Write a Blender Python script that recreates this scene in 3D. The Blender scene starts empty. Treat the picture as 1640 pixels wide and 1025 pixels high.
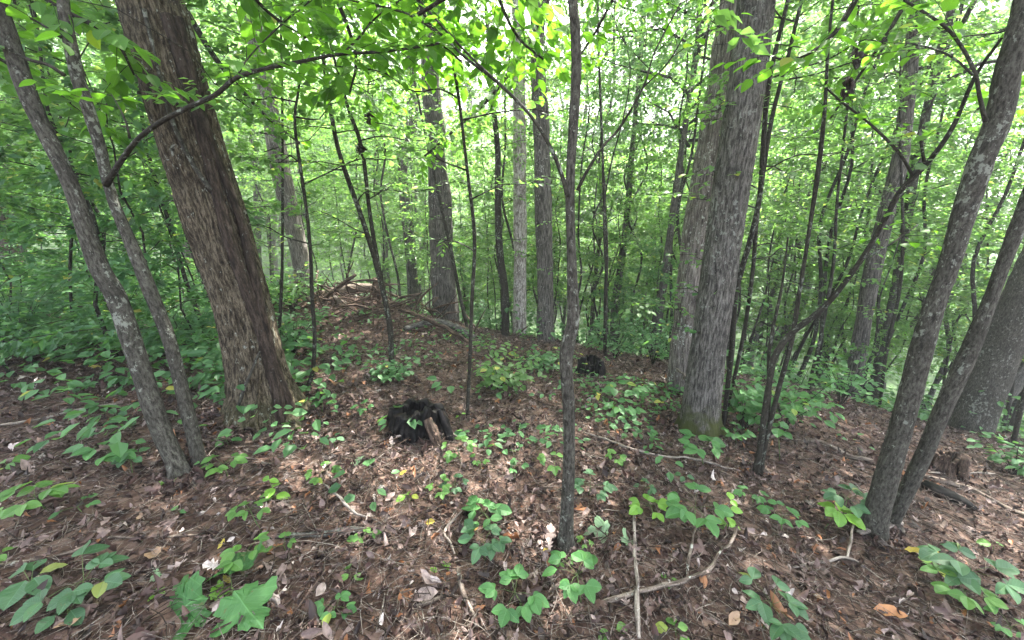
import bpy, math, random
import numpy as np
from mathutils import Vector, Matrix

random.seed(7)
rng = np.random.default_rng(7)
SC = bpy.context.scene
COL = SC.collection

# ------------------------------------------------------------------ camera, world, sun, exposure
F = 616.0
PITCH = math.radians(15.0)
CAMZ = 1.55
cam_d = bpy.data.cameras.new('camera')
cam = bpy.data.objects.new('camera', cam_d); COL.objects.link(cam)
cam_d.sensor_width = 36.0
cam_d.lens = F / 1640 * 36
cam_d.clip_start = 0.02
cam_d.clip_end = 3000
cam.location = (0, 0, CAMZ)
cam.rotation_euler = (math.pi / 2 - PITCH, 0, 0)
SC.camera = cam

SUN_EL, SUN_AZ = math.radians(60), math.radians(30)      # azimuth measured from +y towards +x
w = bpy.data.worlds.new('World'); SC.world = w; w.use_nodes = True
nt = w.node_tree; nt.nodes.clear()
wo = nt.nodes.new('ShaderNodeOutputWorld'); bg = nt.nodes.new('ShaderNodeBackground')
sky = nt.nodes.new('ShaderNodeTexSky'); sky.sky_type = 'NISHITA'; sky.sun_disc = False
sky.sun_elevation = SUN_EL; sky.sun_rotation = SUN_AZ
sky.air_density = 1.0; sky.dust_density = 4.0; sky.ozone_density = 0.6
bg.inputs[1].default_value = 0.115
hs = nt.nodes.new('ShaderNodeHueSaturation'); hs.inputs['Saturation'].default_value = .55      # thin white cloud over the whole sky
nt.links.new(sky.outputs[0], hs.inputs['Color']); nt.links.new(hs.outputs[0], bg.inputs[0]); nt.links.new(bg.outputs[0], wo.inputs[0])
sl = bpy.data.lights.new('sun', 'SUN'); sl.energy = 5.0; sl.angle = math.radians(0.6); sl.color = (1, 0.95, 0.86)
so = bpy.data.objects.new('sun', sl); COL.objects.link(so)
sd = Vector((math.sin(SUN_AZ) * math.cos(SUN_EL), math.cos(SUN_AZ) * math.cos(SUN_EL), math.sin(SUN_EL)))
so.rotation_euler = sd.to_track_quat('Z', 'Y').to_euler()
so.location = (0, 0, 40)
SC.view_settings.view_transform = 'Standard'
SC.view_settings.look = 'None'
SC.view_settings.gamma = 1
SC.view_settings.use_curve_mapping = False
SC.view_settings.exposure = 3.6
HAZE = .0042
cy = SC.cycles
cy.max_bounces = 7; cy.diffuse_bounces = 5; cy.glossy_bounces = 1; cy.transmission_bounces = 2; cy.transparent_max_bounces = 4
cy.caustics_reflective = False; cy.caustics_refractive = False
cy.use_denoising = True
cy.sample_clamp_indirect = 6.0
cy.volume_bounces = 0

# ------------------------------------------------------------------ noise, terrain, camera rays
_perm = rng.permutation(512)
_val = rng.random(512)
def _h(i, j, k):
    return _val[_perm[(_perm[(_perm[i & 511] + j) & 511] + k) & 511]]
def vnoise(p):
    p = np.asarray(p, float)
    f = np.floor(p).astype(int); t = p - f; t = t * t * (3 - 2 * t)
    i, j, k = f[..., 0], f[..., 1], f[..., 2]; x, y, z = t[..., 0], t[..., 1], t[..., 2]
    def L(a, b, s): return a + (b - a) * s
    return L(L(L(_h(i, j, k), _h(i+1, j, k), x), L(_h(i, j+1, k), _h(i+1, j+1, k), x), y),
             L(L(_h(i, j, k+1), _h(i+1, j, k+1), x), L(_h(i, j+1, k+1), _h(i+1, j+1, k+1), x), y), z) * 2 - 1
def fbm(p, o=3):
    p = np.asarray(p, float); s = 0; a = 1
    for q in range(o):
        s = s + a * vnoise(p * (2 ** q) + 17.3 * q); a *= .5
    return s
def softp(v, k):
    return k * np.logaddexp(0, v / k)
def H(x, y):
    x = np.asarray(x, float); y = np.asarray(y, float)
    h = -0.10 * softp(y, .6) + 0.10 * .6 * math.log(2) - 0.14 * softp(x, .8) + 0.06 * softp(-x, .8)
    yc = np.clip(8.2 - 0.42 * x, 4.8, 16)
    h = h - 0.30 * softp(y - yc, .5)
    h = h + 0.62 * softp(y - 34, 4) + .1 * softp(y - 50, 4)
    h = h + 0.52 * np.exp(-(((x + 3.1) / 1.7) ** 2 + ((y - 7.3) / 1.0) ** 2))      # mound under the brush pile
    q = np.stack([x, y, 0 * x], -1)
    return h + .10 * fbm(q * .45, 2) + .025 * fbm(q * 2.1 + 9, 2) + .012 * vnoise(q * 7.3)
CT, ST = math.cos(PITCH), math.sin(PITCH)
def ray(px, py):
    u = (px - 820) / F; v = (512.5 - py) / F
    return np.array([u, CT + ST * v, -ST + CT * v])
def at_y(px, py, yd):
    d = ray(px, py); t = yd / d[1]
    return np.array([d[0] * t, yd, CAMZ + d[2] * t])
def on_ground(px, py, lift=0.0, far=30):
    d = ray(px, py); ts = np.arange(.5, far, .02)
    P = d[None] * ts[:, None]; z = CAMZ + P[:, 2]
    hh = H(P[:, 0], P[:, 1]); k = np.argmax(z < hh + lift)
    if not (z < hh + lift).any(): k = len(ts) - 1
    return np.array([P[k, 0], P[k, 1], z[k]])
def zdepth(p):
    return p[1] * CT - (p[2] - CAMZ) * ST
def project(p):
    zd = p[1] * CT - (p[2] - CAMZ) * ST
    v = (p[1] * ST + (p[2] - CAMZ) * CT) / zd
    return 820 + F * p[0] / zd, 512.5 - F * v, zd

# ------------------------------------------------------------------ mesh helpers
def mesh(name, V, faces, attrs=None, smooth=True, mats=()):
    """faces: (n,3) or (n,4) int array, or a list of such arrays"""
    if not isinstance(faces, list): faces = [faces]
    V = np.asarray(V, np.float32)
    me = bpy.data.meshes.new(name)
    me.vertices.add(len(V)); me.vertices.foreach_set('co', V.ravel())
    loops = np.concatenate([np.asarray(f).ravel() for f in faces]).astype(np.int32)
    sizes = np.concatenate([np.full(len(f), np.asarray(f).shape[1]) for f in faces]).astype(np.int32)
    me.loops.add(len(loops)); me.loops.foreach_set('vertex_index', loops)
    me.polygons.add(len(sizes))
    st = np.concatenate([[0], np.cumsum(sizes)[:-1]]).astype(np.int32)
    me.polygons.foreach_set('loop_start', st); me.polygons.foreach_set('loop_total', sizes)
    me.polygons.foreach_set('use_smooth', np.full(len(sizes), smooth))
    me.update(calc_edges=True)
    for k, a in (attrs or {}).items():
        at = me.attributes.new(k, 'FLOAT_VECTOR', 'POINT')
        at.data.foreach_set('vector', np.asarray(a, np.float32).ravel())
    for m in mats: me.materials.append(m)
    return me
def obj(name, me, parent=None, loc=None, kind=None):
    o = bpy.data.objects.new(name, me); COL.objects.link(o)
    if parent is not None: o.parent = parent
    if loc is not None: o.location = loc
    if kind: o['kind'] = kind
    return o
def tag(o, label, cat, group=None):
    o['label'] = label; o['category'] = cat
    if group: o['group'] = group
    return o
def thing(name, label, cat, loc, group=None):
    o = bpy.data.objects.new(name, None); COL.objects.link(o)
    o.empty_display_size = .1
    o.location = tuple(float(c) for c in loc)
    return tag(o, label, cat, group)

def spline(pts, rad, step):
    """Catmull-Rom resample"""
    P = np.asarray(pts, float); R = np.asarray(rad, float)
    A = np.vstack([2 * P[0] - P[1], P, 2 * P[-1] - P[-2]])
    RR = np.concatenate([[R[0]], R, [R[-1]]])
    out, ro = [], []
    for i in range(1, len(A) - 2):
        L = np.linalg.norm(A[i+1] - A[i]); n = max(1, int(math.ceil(L / step)))
        t = (np.arange(n) / n)[:, None]
        p0, p1, p2, p3 = A[i-1], A[i], A[i+1], A[i+2]
        out.append(.5 * (2*p1 + (p2-p0)*t + (2*p0-5*p1+4*p2-p3)*t**2 + (3*p1-p0-3*p2+p3)*t**3))
        ro.append(RR[i] + (RR[i+1] - RR[i]) * t[:, 0])
    out.append(P[-1:]); ro.append(R[-1:])
    return np.concatenate(out), np.concatenate(ro)
def tube_arrays(pts, rad, sides=8, step=None, disp=None, flare=None, cap=True):
    """returns V, F(quads + tri caps), bark attr. disp(u3)-> radial offset factor"""
    if step: P, R = spline(pts, rad, step)
    else: P, R = np.asarray(pts, float), np.asarray(rad, float)
    n = len(P)
    T = np.gradient(P, axis=0); T /= np.linalg.norm(T, axis=1)[:, None] + 1e-9
    ref = np.array([1., 0, 0]) if abs(T[0][0]) < .8 else np.array([0, 1., 0])
    N = np.zeros((n, 3)); a = ref - T[0] * (ref @ T[0]); a /= np.linalg.norm(a)
    for i in range(n):
        a = a - T[i] * (a @ T[i]); a /= np.linalg.norm(a) + 1e-9; N[i] = a
    B = np.cross(T, N)
    S = np.concatenate([[0], np.cumsum(np.linalg.norm(np.diff(P, axis=0), axis=1))])
    th = np.arange(sides) / sides * 2 * math.pi
    c, s = np.cos(th), np.sin(th)
    Rm = np.repeat(R[:, None], sides, 1)
    bark = np.stack([c[None] * Rm, s[None] * Rm, np.repeat(S[:, None], sides, 1)], -1)
    if flare is not None: Rm = Rm * flare(th[None], S[:, None])
    if disp is not None: Rm = Rm + disp(bark)
    V = P[:, None] + N[:, None] * (c[None, :, None] * Rm[..., None]) + B[:, None] * (s[None, :, None] * Rm[..., None])
    i = np.arange(n - 1)[:, None] * sides; j = np.arange(sides)[None]; j2 = (j + 1) % sides
    Fq = np.stack([i + j, i + j2, i + sides + j2, i + sides + j], -1).reshape(-1, 4)
    V = V.reshape(-1, 3); bark = bark.reshape(-1, 3)
    tri = np.zeros((0, 3), int)
    if cap:
        m = len(V)
        V = np.vstack([V, P[0], P[-1] + T[-1] * R[-1] * .4]); bark = np.vstack([bark, [0, 0, S[0]], [0, 0, S[-1]]])
        jj = np.arange(sides); e = (n - 1) * sides
        tri = np.vstack([np.stack([(jj + 1) % sides, jj, np.full(sides, m)], -1),
                         np.stack([e + jj, e + (jj + 1) % sides, np.full(sides, m + 1)], -1)])
    return V, Fq, tri, bark
def tube(name, pts, rad, mat, sides=8, step=None, disp=None, flare=None, origin=None):
    V, q, t, b = tube_arrays(pts, rad, sides, step, disp, flare)
    if origin is not None: V = V - np.asarray(origin)
    return mesh(name, V, [q, t] if len(t) else q, {'bark': b}, True, [mat])
class Multi:
    """collects many thin tubes into one mesh"""
    def __init__(s): s.V, s.q, s.t, s.b, s.n = [], [], [], [], 0
    def add(s, pts, rad, sides=4, step=None):
        V, q, t, b = tube_arrays(pts, rad, sides, step)
        b = b + rng.random() * 40
        s.V.append(V); s.q.append(q + s.n); s.t.append(t + s.n); s.b.append(b); s.n += len(V)
    def build(s, name, mat, origin=(0, 0, 0)):
        return mesh(name, np.concatenate(s.V) - np.asarray(origin), [np.concatenate(s.q), np.concatenate(s.t)],
                    {'bark': np.concatenate(s.b)}, True, [mat])

# ------------------------------------------------------------------ leaf templates (unit length along +y, normal +z)
def ovate(wd=.32, n=5, fold=.12, droop=.12, peak=.4, wave=.0):
    ys = np.linspace(0, 1, n + 1)
    def wf(t): return wd * (np.sin(math.pi * t ** (math.log(.5) / math.log(peak))) ** .85) if 0 < t < 1 else 0
    V = [(0, y, -droop * y * y) for y in ys]; Fc = []
    L, Rr = [], []
    for k in range(1, n):
        x = wf(ys[k]); z = fold * x * 1.6 - droop * ys[k] ** 2 + wave * math.sin(k * 2.1)
        L.append(len(V)); V.append((-x, ys[k] + .04, z)); Rr.append(len(V)); V.append((x, ys[k] + .04, z + wave * .7 * math.cos(k * 1.7)))
    Fc += [(0, Rr[0], 1), (0, 1, L[0])]
    for k in range(1, n - 1):
        Fc += [(k, Rr[k-1], Rr[k]), (k, Rr[k], k + 1), (k, k + 1, L[k]), (k, L[k], L[k-1])]
    Fc += [(n - 1, Rr[-1], n), (n - 1, n, L[-1])]
    return np.array(V, float), np.array(Fc)
def fan(outline, zf):
    c = np.array([[0, .34]]); O = np.array(outline, float); V = np.vstack([c, O])
    V = np.column_stack([V, [zf(x, y) for x, y in V]])
    m = len(O)
    return V, np.array([(0, 1 + (k + 1) % m, 1 + k) for k in range(m)])
_mh = [(.0, 0), (.06, .06), (.16, .03), (.22, -.03), (.30, .05), (.42, .06), (.38, .15), (.34, .20), (.46, .24), (.60, .27), (.66, .36), (.60, .41), (.56, .50), (.48, .50), (.40, .54), (.30, .52), (.22, .53),
       (.26, .62), (.30, .70), (.24, .74), (.20, .84), (.12, .83), (.05, .93), (.0, 1.0)]
def mirror(h): return h + [(-x, y) for x, y in h[::-1] if abs(x) > 1e-6]
def maple(c=.15, ph=0.0):
    O = np.array(mirror(_mh)); C = np.array([0, .30]); rings = [C + (O - C) * k for k in (.35, .7, 1)]; m = len(O)
    V = np.vstack([C[None]] + rings)
    z = c * (.25 * np.sin(V[:, 0] * 6 + ph) + .18 * np.sin(V[:, 1] * 7 + V[:, 0] * 3 + ph)) + c * .5 * np.abs(V[:, 0]) - c * .8 * V[:, 1] ** 2 - c * .10 * np.abs(np.sin(np.arctan2(V[:, 0], V[:, 1] - .05) * 3.5))
    z[1 + 2 * m:] += rng.normal(0, .012, m)
    k = np.arange(m); k2 = (k + 1) % m; Fc = [np.stack([np.zeros(m, int), 1 + k2, 1 + k], -1)]
    for r in (0, 1):
        a, b = 1 + r * m, 1 + (r + 1) * m; Fc += [np.stack([a + k, a + k2, b + k2], -1), np.stack([a + k, b + k2, b + k], -1)]
    return np.column_stack([V, z]), np.concatenate(Fc)
_oak = [(.0, 0), (.10, .15), (.06, .25), (.26, .36), (.10, .46), (.30, .62), (.12, .70), (.20, .86), (.0, 1.0)]
KITE = (np.array([(0, 0, 0), (.27, .42, .07), (0, 1, -.06), (-.27, .42, .07)], float), np.array([(0, 1, 2), (0, 2, 3)]))
WIDE = (np.array([(0, 0, 0), (.34, .30, .08), (.27, .68, .05), (0, 1, -.10), (-.27, .68, .05), (-.34, .30, .08)], float),
        np.array([(0, 1, 2), (0, 2, 3), (0, 3, 4), (0, 4, 5)]))
OV4 = ovate(.30, 4)
def scatter(template, pos, axis, nrm, size, tint, squash=None):
    """batch of leaves. returns V,F,attr"""
    TV, TF = template; n = len(pos)
    a = axis / (np.linalg.norm(axis, axis=1)[:, None] + 1e-9)
    z = nrm - a * np.sum(nrm * a, 1)[:, None]; z /= np.linalg.norm(z, axis=1)[:, None] + 1e-9
    x = np.cross(a, z)
    t = TV[None] * size[:, None, None]
    if squash is not None: t = t * np.stack([squash, np.ones(n), np.ones(n)], -1)[:, None]
    V = pos[:, None] + t[..., :1] * x[:, None] + t[..., 1:2] * a[:, None] + t[..., 2:] * z[:, None]
    k = len(TV)
    Fc = TF[None] + (np.arange(n) * k)[:, None, None]
    tn = np.repeat(np.asarray(tint)[:, None], k, 1)                      # (n,k,3)
    lf = np.repeat(TV[None], n, 0)
    return V.reshape(-1, 3), Fc.reshape(-1, TF.shape[1]), tn.reshape(-1, 3), lf.reshape(-1, 3)
def leaf_mesh(name, chunks, mat, origin=(0, 0, 0), smooth=False):
    V, Fc, tn, lf, n = [], [], [], [], 0
    for c in chunks:
        V.append(c[0]); Fc.append(c[1] + n); tn.append(c[2]); lf.append(c[3]); n += len(c[0])
    return mesh(name, np.concatenate(V) - np.asarray(origin), np.concatenate(Fc), {'tint': np.concatenate(tn), 'lf': np.concatenate(lf)}, smooth, [mat])
def rand_dirs(n, tilt):
    """near-up normals with tilt (radians sigma), random horizontal axes"""
    az = rng.random(n) * 2 * math.pi
    nr = np.stack([rng.normal(0, tilt, n), rng.normal(0, tilt, n), np.ones(n)], -1)
    ax = np.stack([np.cos(az), np.sin(az), rng.normal(-.1, .25, n)], -1)
    return ax, nr
def tints(n): return rng.random((n, 3))

# ------------------------------------------------------------------ materials
def new_mat(name):
    m = bpy.data.materials.new(name); m.use_nodes = True; m.node_tree.nodes.clear()
    return m, m.node_tree
class NB:
    def __init__(s, nt): s.t = nt
    def n(s, typ, **kw):
        o = s.t.nodes.new(typ)
        for k, v in kw.items(): setattr(o, k, v)
        return o
    def l(s, a, b): s.t.links.new(a, b)
    def math(s, op, a, b=None, clamp=False):
        m = s.n('ShaderNodeMath', operation=op, use_clamp=clamp)
        for i, v in enumerate((a, b)):
            if v is None: continue
            if isinstance(v, (int, float)): m.inputs[i].default_value = v
            else: s.l(v, m.inputs[i])
        return m.outputs[0]
    def ramp(s, f, stops, interp='LINEAR'):
        r = s.n('ShaderNodeValToRGB'); r.color_ramp.interpolation = interp
        e = r.color_ramp.elements
        while len(e) < len(stops): e.new(.5)
        for q, (p, c) in zip(e, stops):
            q.position = p; q.color = (*c, 1) if len(c) == 3 else c
        s.l(f, r.inputs[0]); return r.outputs[0]
    def mix(s, f, a, b, mode='MIX'):
        m = s.n('ShaderNodeMix', data_type='RGBA', blend_type=mode)
        for i, v in ((0, f), (6, a), (7, b)):
            if isinstance(v, (int, float)): m.inputs[i].default_value = v
            elif isinstance(v, tuple): m.inputs[i].default_value = (*v, 1)
            else: s.l(v, m.inputs[i])
        return m.outputs[2]
    def noise(s, vec, scale, detail=3, rough=.6):
        k = s.n('ShaderNodeTexNoise'); k.inputs['Scale'].default_value = scale
        k.inputs['Detail'].default_value = detail; k.inputs['Roughness'].default_value = rough
        s.l(vec, k.inputs['Vector']); return k.outputs[0]
    def mapping(s, vec, sc=(1, 1, 1), loc=(0, 0, 0)):
        m = s.n('ShaderNodeMapping'); m.inputs['Scale'].default_value = sc; m.inputs['Location'].default_value = loc
        s.l(vec, m.inputs[0]); return m.outputs[0]
    def attr(s, name): return s.n('ShaderNodeAttribute', attribute_name=name).outputs['Vector']

def leaf_mat(name, dark, light, yellow, trans=.45, tcol=(.30, .55, .04), rough=.5, spec=.35, veins=False, ychance=.04):
    m, t = new_mat(name); b = NB(t)
    tint = b.attr('tint'); sx = b.n('ShaderNodeSeparateXYZ'); b.l(tint, sx.inputs[0])
    oi = b.n('ShaderNodeObjectInfo')
    r1 = b.math('FRACT', b.math('ADD', sx.outputs[0], oi.outputs['Random']))
    r2 = b.math('FRACT', b.math('ADD', sx.outputs[1], b.math('MULTIPLY', oi.outputs['Random'], 7.31)))
    col = b.mix(r1, dark, light)
    yl = b.math('GREATER_THAN', r2, 1 - ychance)
    col = b.mix(yl, col, yellow)
    tc = b.mix(r1, tuple(c * .72 for c in tcol), tcol)
    tc = b.mix(yl, tc, tuple(min(1, c * 1.3) for c in (tcol[0] * 1.5, tcol[1], tcol[2])))
    P = b.n('ShaderNodeBsdfPrincipled')
    if veins:
        lf = b.attr('lf'); s2 = b.n('ShaderNodeSeparateXYZ'); b.l(lf, s2.inputs[0])
        ax = b.math('ABSOLUTE', s2.outputs[0])
        mid = b.math('LESS_THAN', ax, .012)
        side = b.math('FRACT', b.math('MULTIPLY', b.math('SUBTRACT', s2.outputs[1], b.math('MULTIPLY', ax, .7)), 8.0))
        sv = b.math('LESS_THAN', b.math('ABSOLUTE', b.math('SUBTRACT', side, .5)), .06)
        v = b.math('MAXIMUM', mid, b.math('MULTIPLY', sv, .45))
        col = b.mix(b.math('MULTIPLY', v, .6), col, tuple(min(1, c * 1.7 + .03) for c in light))
        nz = b.noise(b.n('ShaderNodeTexCoord').outputs['Object'], 30, 3)
        col = b.mix(b.math('MULTIPLY', nz, .5), col, dark)
        sp_ = b.noise(b.mapping(b.n('ShaderNodeTexCoord').outputs['Object'], (1, 1, 1), (3, 3, 3)), 9, 4, .75)
        col = b.mix(b.math('MULTIPLY', b.math('GREATER_THAN', sp_, .645), .8), col, (.12, .075, .03))
        bp = b.n('ShaderNodeBump'); bp.inputs['Strength'].default_value = .4; bp.inputs['Distance'].default_value = .004
        b.l(b.math('SUBTRACT', 1.0, v), bp.inputs['Height']); b.l(bp.outputs[0], P.inputs['Normal'])
    b.l(col, P.inputs['Base Color']); P.inputs['Roughness'].default_value = rough; P.inputs['Specular IOR Level'].default_value = spec
    T = b.n('ShaderNodeBsdfTranslucent'); b.l(tc, T.inputs[0])
    M = b.n('ShaderNodeMixShader'); M.inputs[0].default_value = trans
    b.l(P.outputs[0], M.inputs[1]); b.l(T.outputs[0], M.inputs[2])
    o = b.n('ShaderNodeOutputMaterial'); b.l(M.outputs[0], o.inputs[0])
    return m
def bark_mat(name, c_dark, c_mid, c_light, fs=60, stretch=.18, lichen=.0, lcol=(.42, .46, .40), moss=0.0, bump=.6, dist=.012, patch=None):
    m, t = new_mat(name); b = NB(t)
    bk = b.attr('bark')
    oi = b.n('ShaderNodeObjectInfo')
    ad = b.n('ShaderNodeVectorMath', operation='ADD'); b.l(bk, ad.inputs[0]); b.l(oi.outputs['Random'], ad.inputs[1])
    v = ad.outputs[0]
    f = b.noise(b.mapping(v, (1, 1, stretch)), fs, 5, .65)
    f2 = b.noise(b.mapping(v, (1, 1, .5)), fs * 3, 3, .6)
    hgt = b.math('ADD', b.math('MULTIPLY', f, .8), b.math('MULTIPLY', f2, .25))
    col = b.ramp(hgt, [(.40, c_dark), (.51, c_mid), (.63, c_light)])
    big = b.noise(v, 4.5, 3)
    col = b.mix(b.ramp(big, [(.35, (0, 0, 0)), (.7, (1, 1, 1))]), col, b.mix(.5, col, c_dark))
    if patch:
        pn = b.noise(b.mapping(v, (1, 1, .45)), 16, 4)
        col = b.mix(b.ramp(pn, [(.53, (0, 0, 0)), (.58, (1, 1, 1))]), col, patch)
    if lichen > 0:
        ln = b.noise(b.mapping(v, (1, 1, .7), (5, 2, 1)), 34, 4, .7)
        ln2 = b.noise(v, 5, 2)
        ln3 = b.noise(v, 2.2, 3)
        k = b.math('ADD', ln, b.math('ADD', b.math('MULTIPLY', ln2, .3), b.math('MULTIPLY', b.math('SUBTRACT', ln3, .52), .28)))
        col = b.mix(b.math('MULTIPLY', b.ramp(k, [(.82 - lichen * .25, (0, 0, 0)), (.87 - lichen * .25, (1, 1, 1))]), .75), col, lcol)
    if moss > 0:
        s = b.n('ShaderNodeSeparateXYZ'); b.l(bk, s.inputs[0])
        lo = b.math('SUBTRACT', 1.0, b.math('MULTIPLY', s.outputs[2], 1.6), clamp=True)
        mn = b.noise(v, 9, 4)
        k = b.ramp(b.math('MULTIPLY', b.math('ADD', lo, .15), mn), [(.22, (0, 0, 0)), (.36, (1, 1, 1))])
        col = b.mix(b.math('MULTIPLY', k, moss), col, (.040, .048, .012))
    P = b.n('ShaderNodeBsdfPrincipled'); b.l(col, P.inputs['Base Color']); P.inputs['Roughness'].default_value = .9
    P.inputs['Specular IOR Level'].default_value = .15
    bp = b.n('ShaderNodeBump'); bp.inputs['Strength'].default_value = bump; bp.inputs['Distance'].default_value = dist
    b.l(hgt, bp.inputs['Height']); b.l(bp.outputs[0], P.inputs['Normal'])
    o = b.n('ShaderNodeOutputMaterial'); b.l(P.outputs[0], o.inputs[0])
    return m

M = {}
M['leaf_over'] = leaf_mat('leaf_over', (.03, .10, .012), (.07, .18, .022), (.28, .25, .03), .52, (.20, .48, .03), .45, .3, veins=True, ychance=.015)
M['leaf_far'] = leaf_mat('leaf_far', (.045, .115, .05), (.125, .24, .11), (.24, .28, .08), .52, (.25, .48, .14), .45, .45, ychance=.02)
M['leaf_mid'] = leaf_mat('leaf_mid', (.04, .10, .03), (.09, .19, .06), (.26, .28, .05), .52, (.25, .50, .09), .45, .4, ychance=.02)
M['leaf_low'] = leaf_mat('leaf_low', (.035, .11, .035), (.085, .21, .065), (.25, .30, .05), .38, (.17, .38, .05), .5, .28, veins=True, ychance=.012)
M['leaf_seed'] = leaf_mat('leaf_seed', (.05, .13, .03), (.11, .23, .05), (.25, .30, .05), .4, (.20, .42, .05), .45, .3, veins=True, ychance=.03)
M['leaf_dull'] = leaf_mat('leaf_dull', (.03, .08, .035), (.06, .14, .06), (.22, .24, .06), .3, (.12, .28, .05), .5, .35, veins=True, ychance=.03)
M['leaf_bright'] = leaf_mat('leaf_bright', (.09, .22, .03), (.16, .32, .04), (.35, .36, .05), .4, (.3, .5, .04), .45, .4, veins=True)
M['leaf_under'] = leaf_mat('leaf_under', (.03, .09, .035), (.08, .18, .07), (.30, .28, .06), .38, (.17, .39, .07), .5, .3, ychance=.015)
M['bark_rough'] = bark_mat('bark_rough', (.008, .006, .004), (.055, .043, .029), (.165, .138, .10), 66, .20, .22, (.26, .275, .24), .22, .9, .02)
M['bark_mossy'] = bark_mat('bark_mossy', (.011, .010, .009), (.072, .067, .060), (.175, .165, .15), 66, .18, .25, (.20, .215, .19), .9, .8, .015)
M['bark_smooth'] = bark_mat('bark_smooth', (.010, .009, .007), (.042, .039, .032), (.085, .081, .069), 85, .35, .34, (.17, .18, .155), .0, .8, .006)
M['bark_pale'] = bark_mat('bark_pale', (.09, .075, .068), (.33, .30, .28), (.54, .51, .48), 40, .25, .3, (.5, .5, .48), .0, .8, .014, patch=(.13, .11, .10))
M['bark_grey'] = bark_mat('bark_grey', (.010, .009, .008), (.066, .060, .054), (.18, .165, .15), 60, .13, .2, (.35, .36, .33), .0, .8, .014)
M['bark_thin'] = bark_mat('bark_thin', (.008, .007, .005), (.022, .020, .015), (.045, .041, .032), 90, .5, .35, (.16, .18, .15), .0, .5, .003)
M['dead_wood'] = bark_mat('dead_wood', (.03, .022, .018), (.11, .086, .07), (.25, .21, .18), 80, .12, .2, (.35, .36, .32), .0, .6, .004)
M['pale_wood'] = bark_mat('pale_wood', (.05, .042, .036), (.17, .145, .125), (.33, .29, .255), 90, .12, .1, (.4, .4, .38), .0, .4, .003)
M['rot_wood'] = bark_mat('rot_wood', (.014, .010, .008), (.055, .037, .028), (.14, .10, .078), 50, .2, .1, (.3, .2, .15), .0, .9, .02)
M['bark_mid'] = bark_mat('bark_mid', (.03, .025, .022), (.125, .108, .097), (.26, .235, .215), 56, .12, .3, (.40, .42, .38), .0, .7, .012)
M['bark_dark'] = bark_mat('bark_dark', (.008, .006, .005), (.028, .020, .015), (.07, .052, .042), 50, .2, .1, (.15, .16, .14), .0, .9, .012)
M['green_stem'] = bark_mat('green_stem', (.05, .08, .03), (.09, .13, .05), (.14, .18, .07), 60, .3, 0, bump=.1)

def char_mat():
    m, t = new_mat('charred_wood'); b = NB(t)
    v = b.attr('bark')
    f = b.noise(b.mapping(v, (1, 1, .22)), 45, 5, .7); cr = b.noise(v, 70, 3)
    col = b.ramp(f, [(.40, (.0015, .0015, .0015)), (.55, (.008, .007, .007)), (.72, (.045, .038, .034))])
    br = b.noise(b.mapping(v, (1, 1, .5), (3, 1, 2)), 5, 3)
    col = b.mix(b.ramp(br, [(.60, (0, 0, 0)), (.68, (1, 1, 1))]), col, b.ramp(f, [(.4, (.03, .017, .010)), (.65, (.16, .10, .06))]))
    P = b.n('ShaderNodeBsdfPrincipled'); b.l(col, P.inputs['Base Color']); P.inputs['Roughness'].default_value = .6
    P.inputs['Specular IOR Level'].default_value = .12
    bp = b.n('ShaderNodeBump'); bp.inputs['Strength'].default_value = .5; bp.inputs['Distance'].default_value = .004
    b.l(b.math('ADD', f, b.math('MULTIPLY', cr, .15)), bp.inputs['Height']); b.l(bp.outputs[0], P.inputs['Normal'])
    o = b.n('ShaderNodeOutputMaterial'); b.l(P.outputs[0], o.inputs[0]); return m
M['char'] = char_mat()
def soil_mat():
    m, t = new_mat('forest_soil'); b = NB(t)
    v = b.n('ShaderNodeTexCoord').outputs['Object']
    vo = b.n('ShaderNodeTexVoronoi'); vo.inputs['Scale'].default_value = 22; b.l(v, vo.inputs['Vector'])
    sp = b.n('ShaderNodeSeparateXYZ'); b.l(vo.outputs['Color'], sp.inputs[0])
    leafc = b.ramp(sp.outputs[0], [(0, (.025, .015, .012)), (.45, (.075, .042, .032)), (.8, (.14, .088, .068)), (1, (.26, .18, .145))])
    n1 = b.noise(v, 60, 4); dk = b.ramp(n1, [(.4, (.018, .012, .010)), (.6, (.07, .045, .035))])
    col = b.mix(.55, leafc, dk)
    sxy = b.n('ShaderNodeSeparateXYZ'); b.l(v, sxy.inputs[0])
    far = b.math('MULTIPLY', b.math('SUBTRACT', sxy.outputs[1], 9), .2, clamp=True)
    gn = b.noise(v, 3, 5)
    col = b.mix(b.math('MULTIPLY', far, .9), col, b.ramp(gn, [(.3, (.02, .045, .015)), (.7, (.06, .12, .04))]))
    P = b.n('ShaderNodeBsdfPrincipled'); b.l(col, P.inputs['Base Color']); P.inputs['Roughness'].default_value = .9
    P.inputs['Specular IOR Level'].default_value = .2
    bp = b.n('ShaderNodeBump'); bp.inputs['Strength'].default_value = .8; bp.inputs['Distance'].default_value = .015
    b.l(b.math('ADD', n1, vo.outputs['Distance']), bp.inputs['Height']); b.l(bp.outputs[0], P.inputs['Normal'])
    o = b.n('ShaderNodeOutputMaterial'); b.l(P.outputs[0], o.inputs[0]); return m
M['soil'] = soil_mat()
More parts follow.
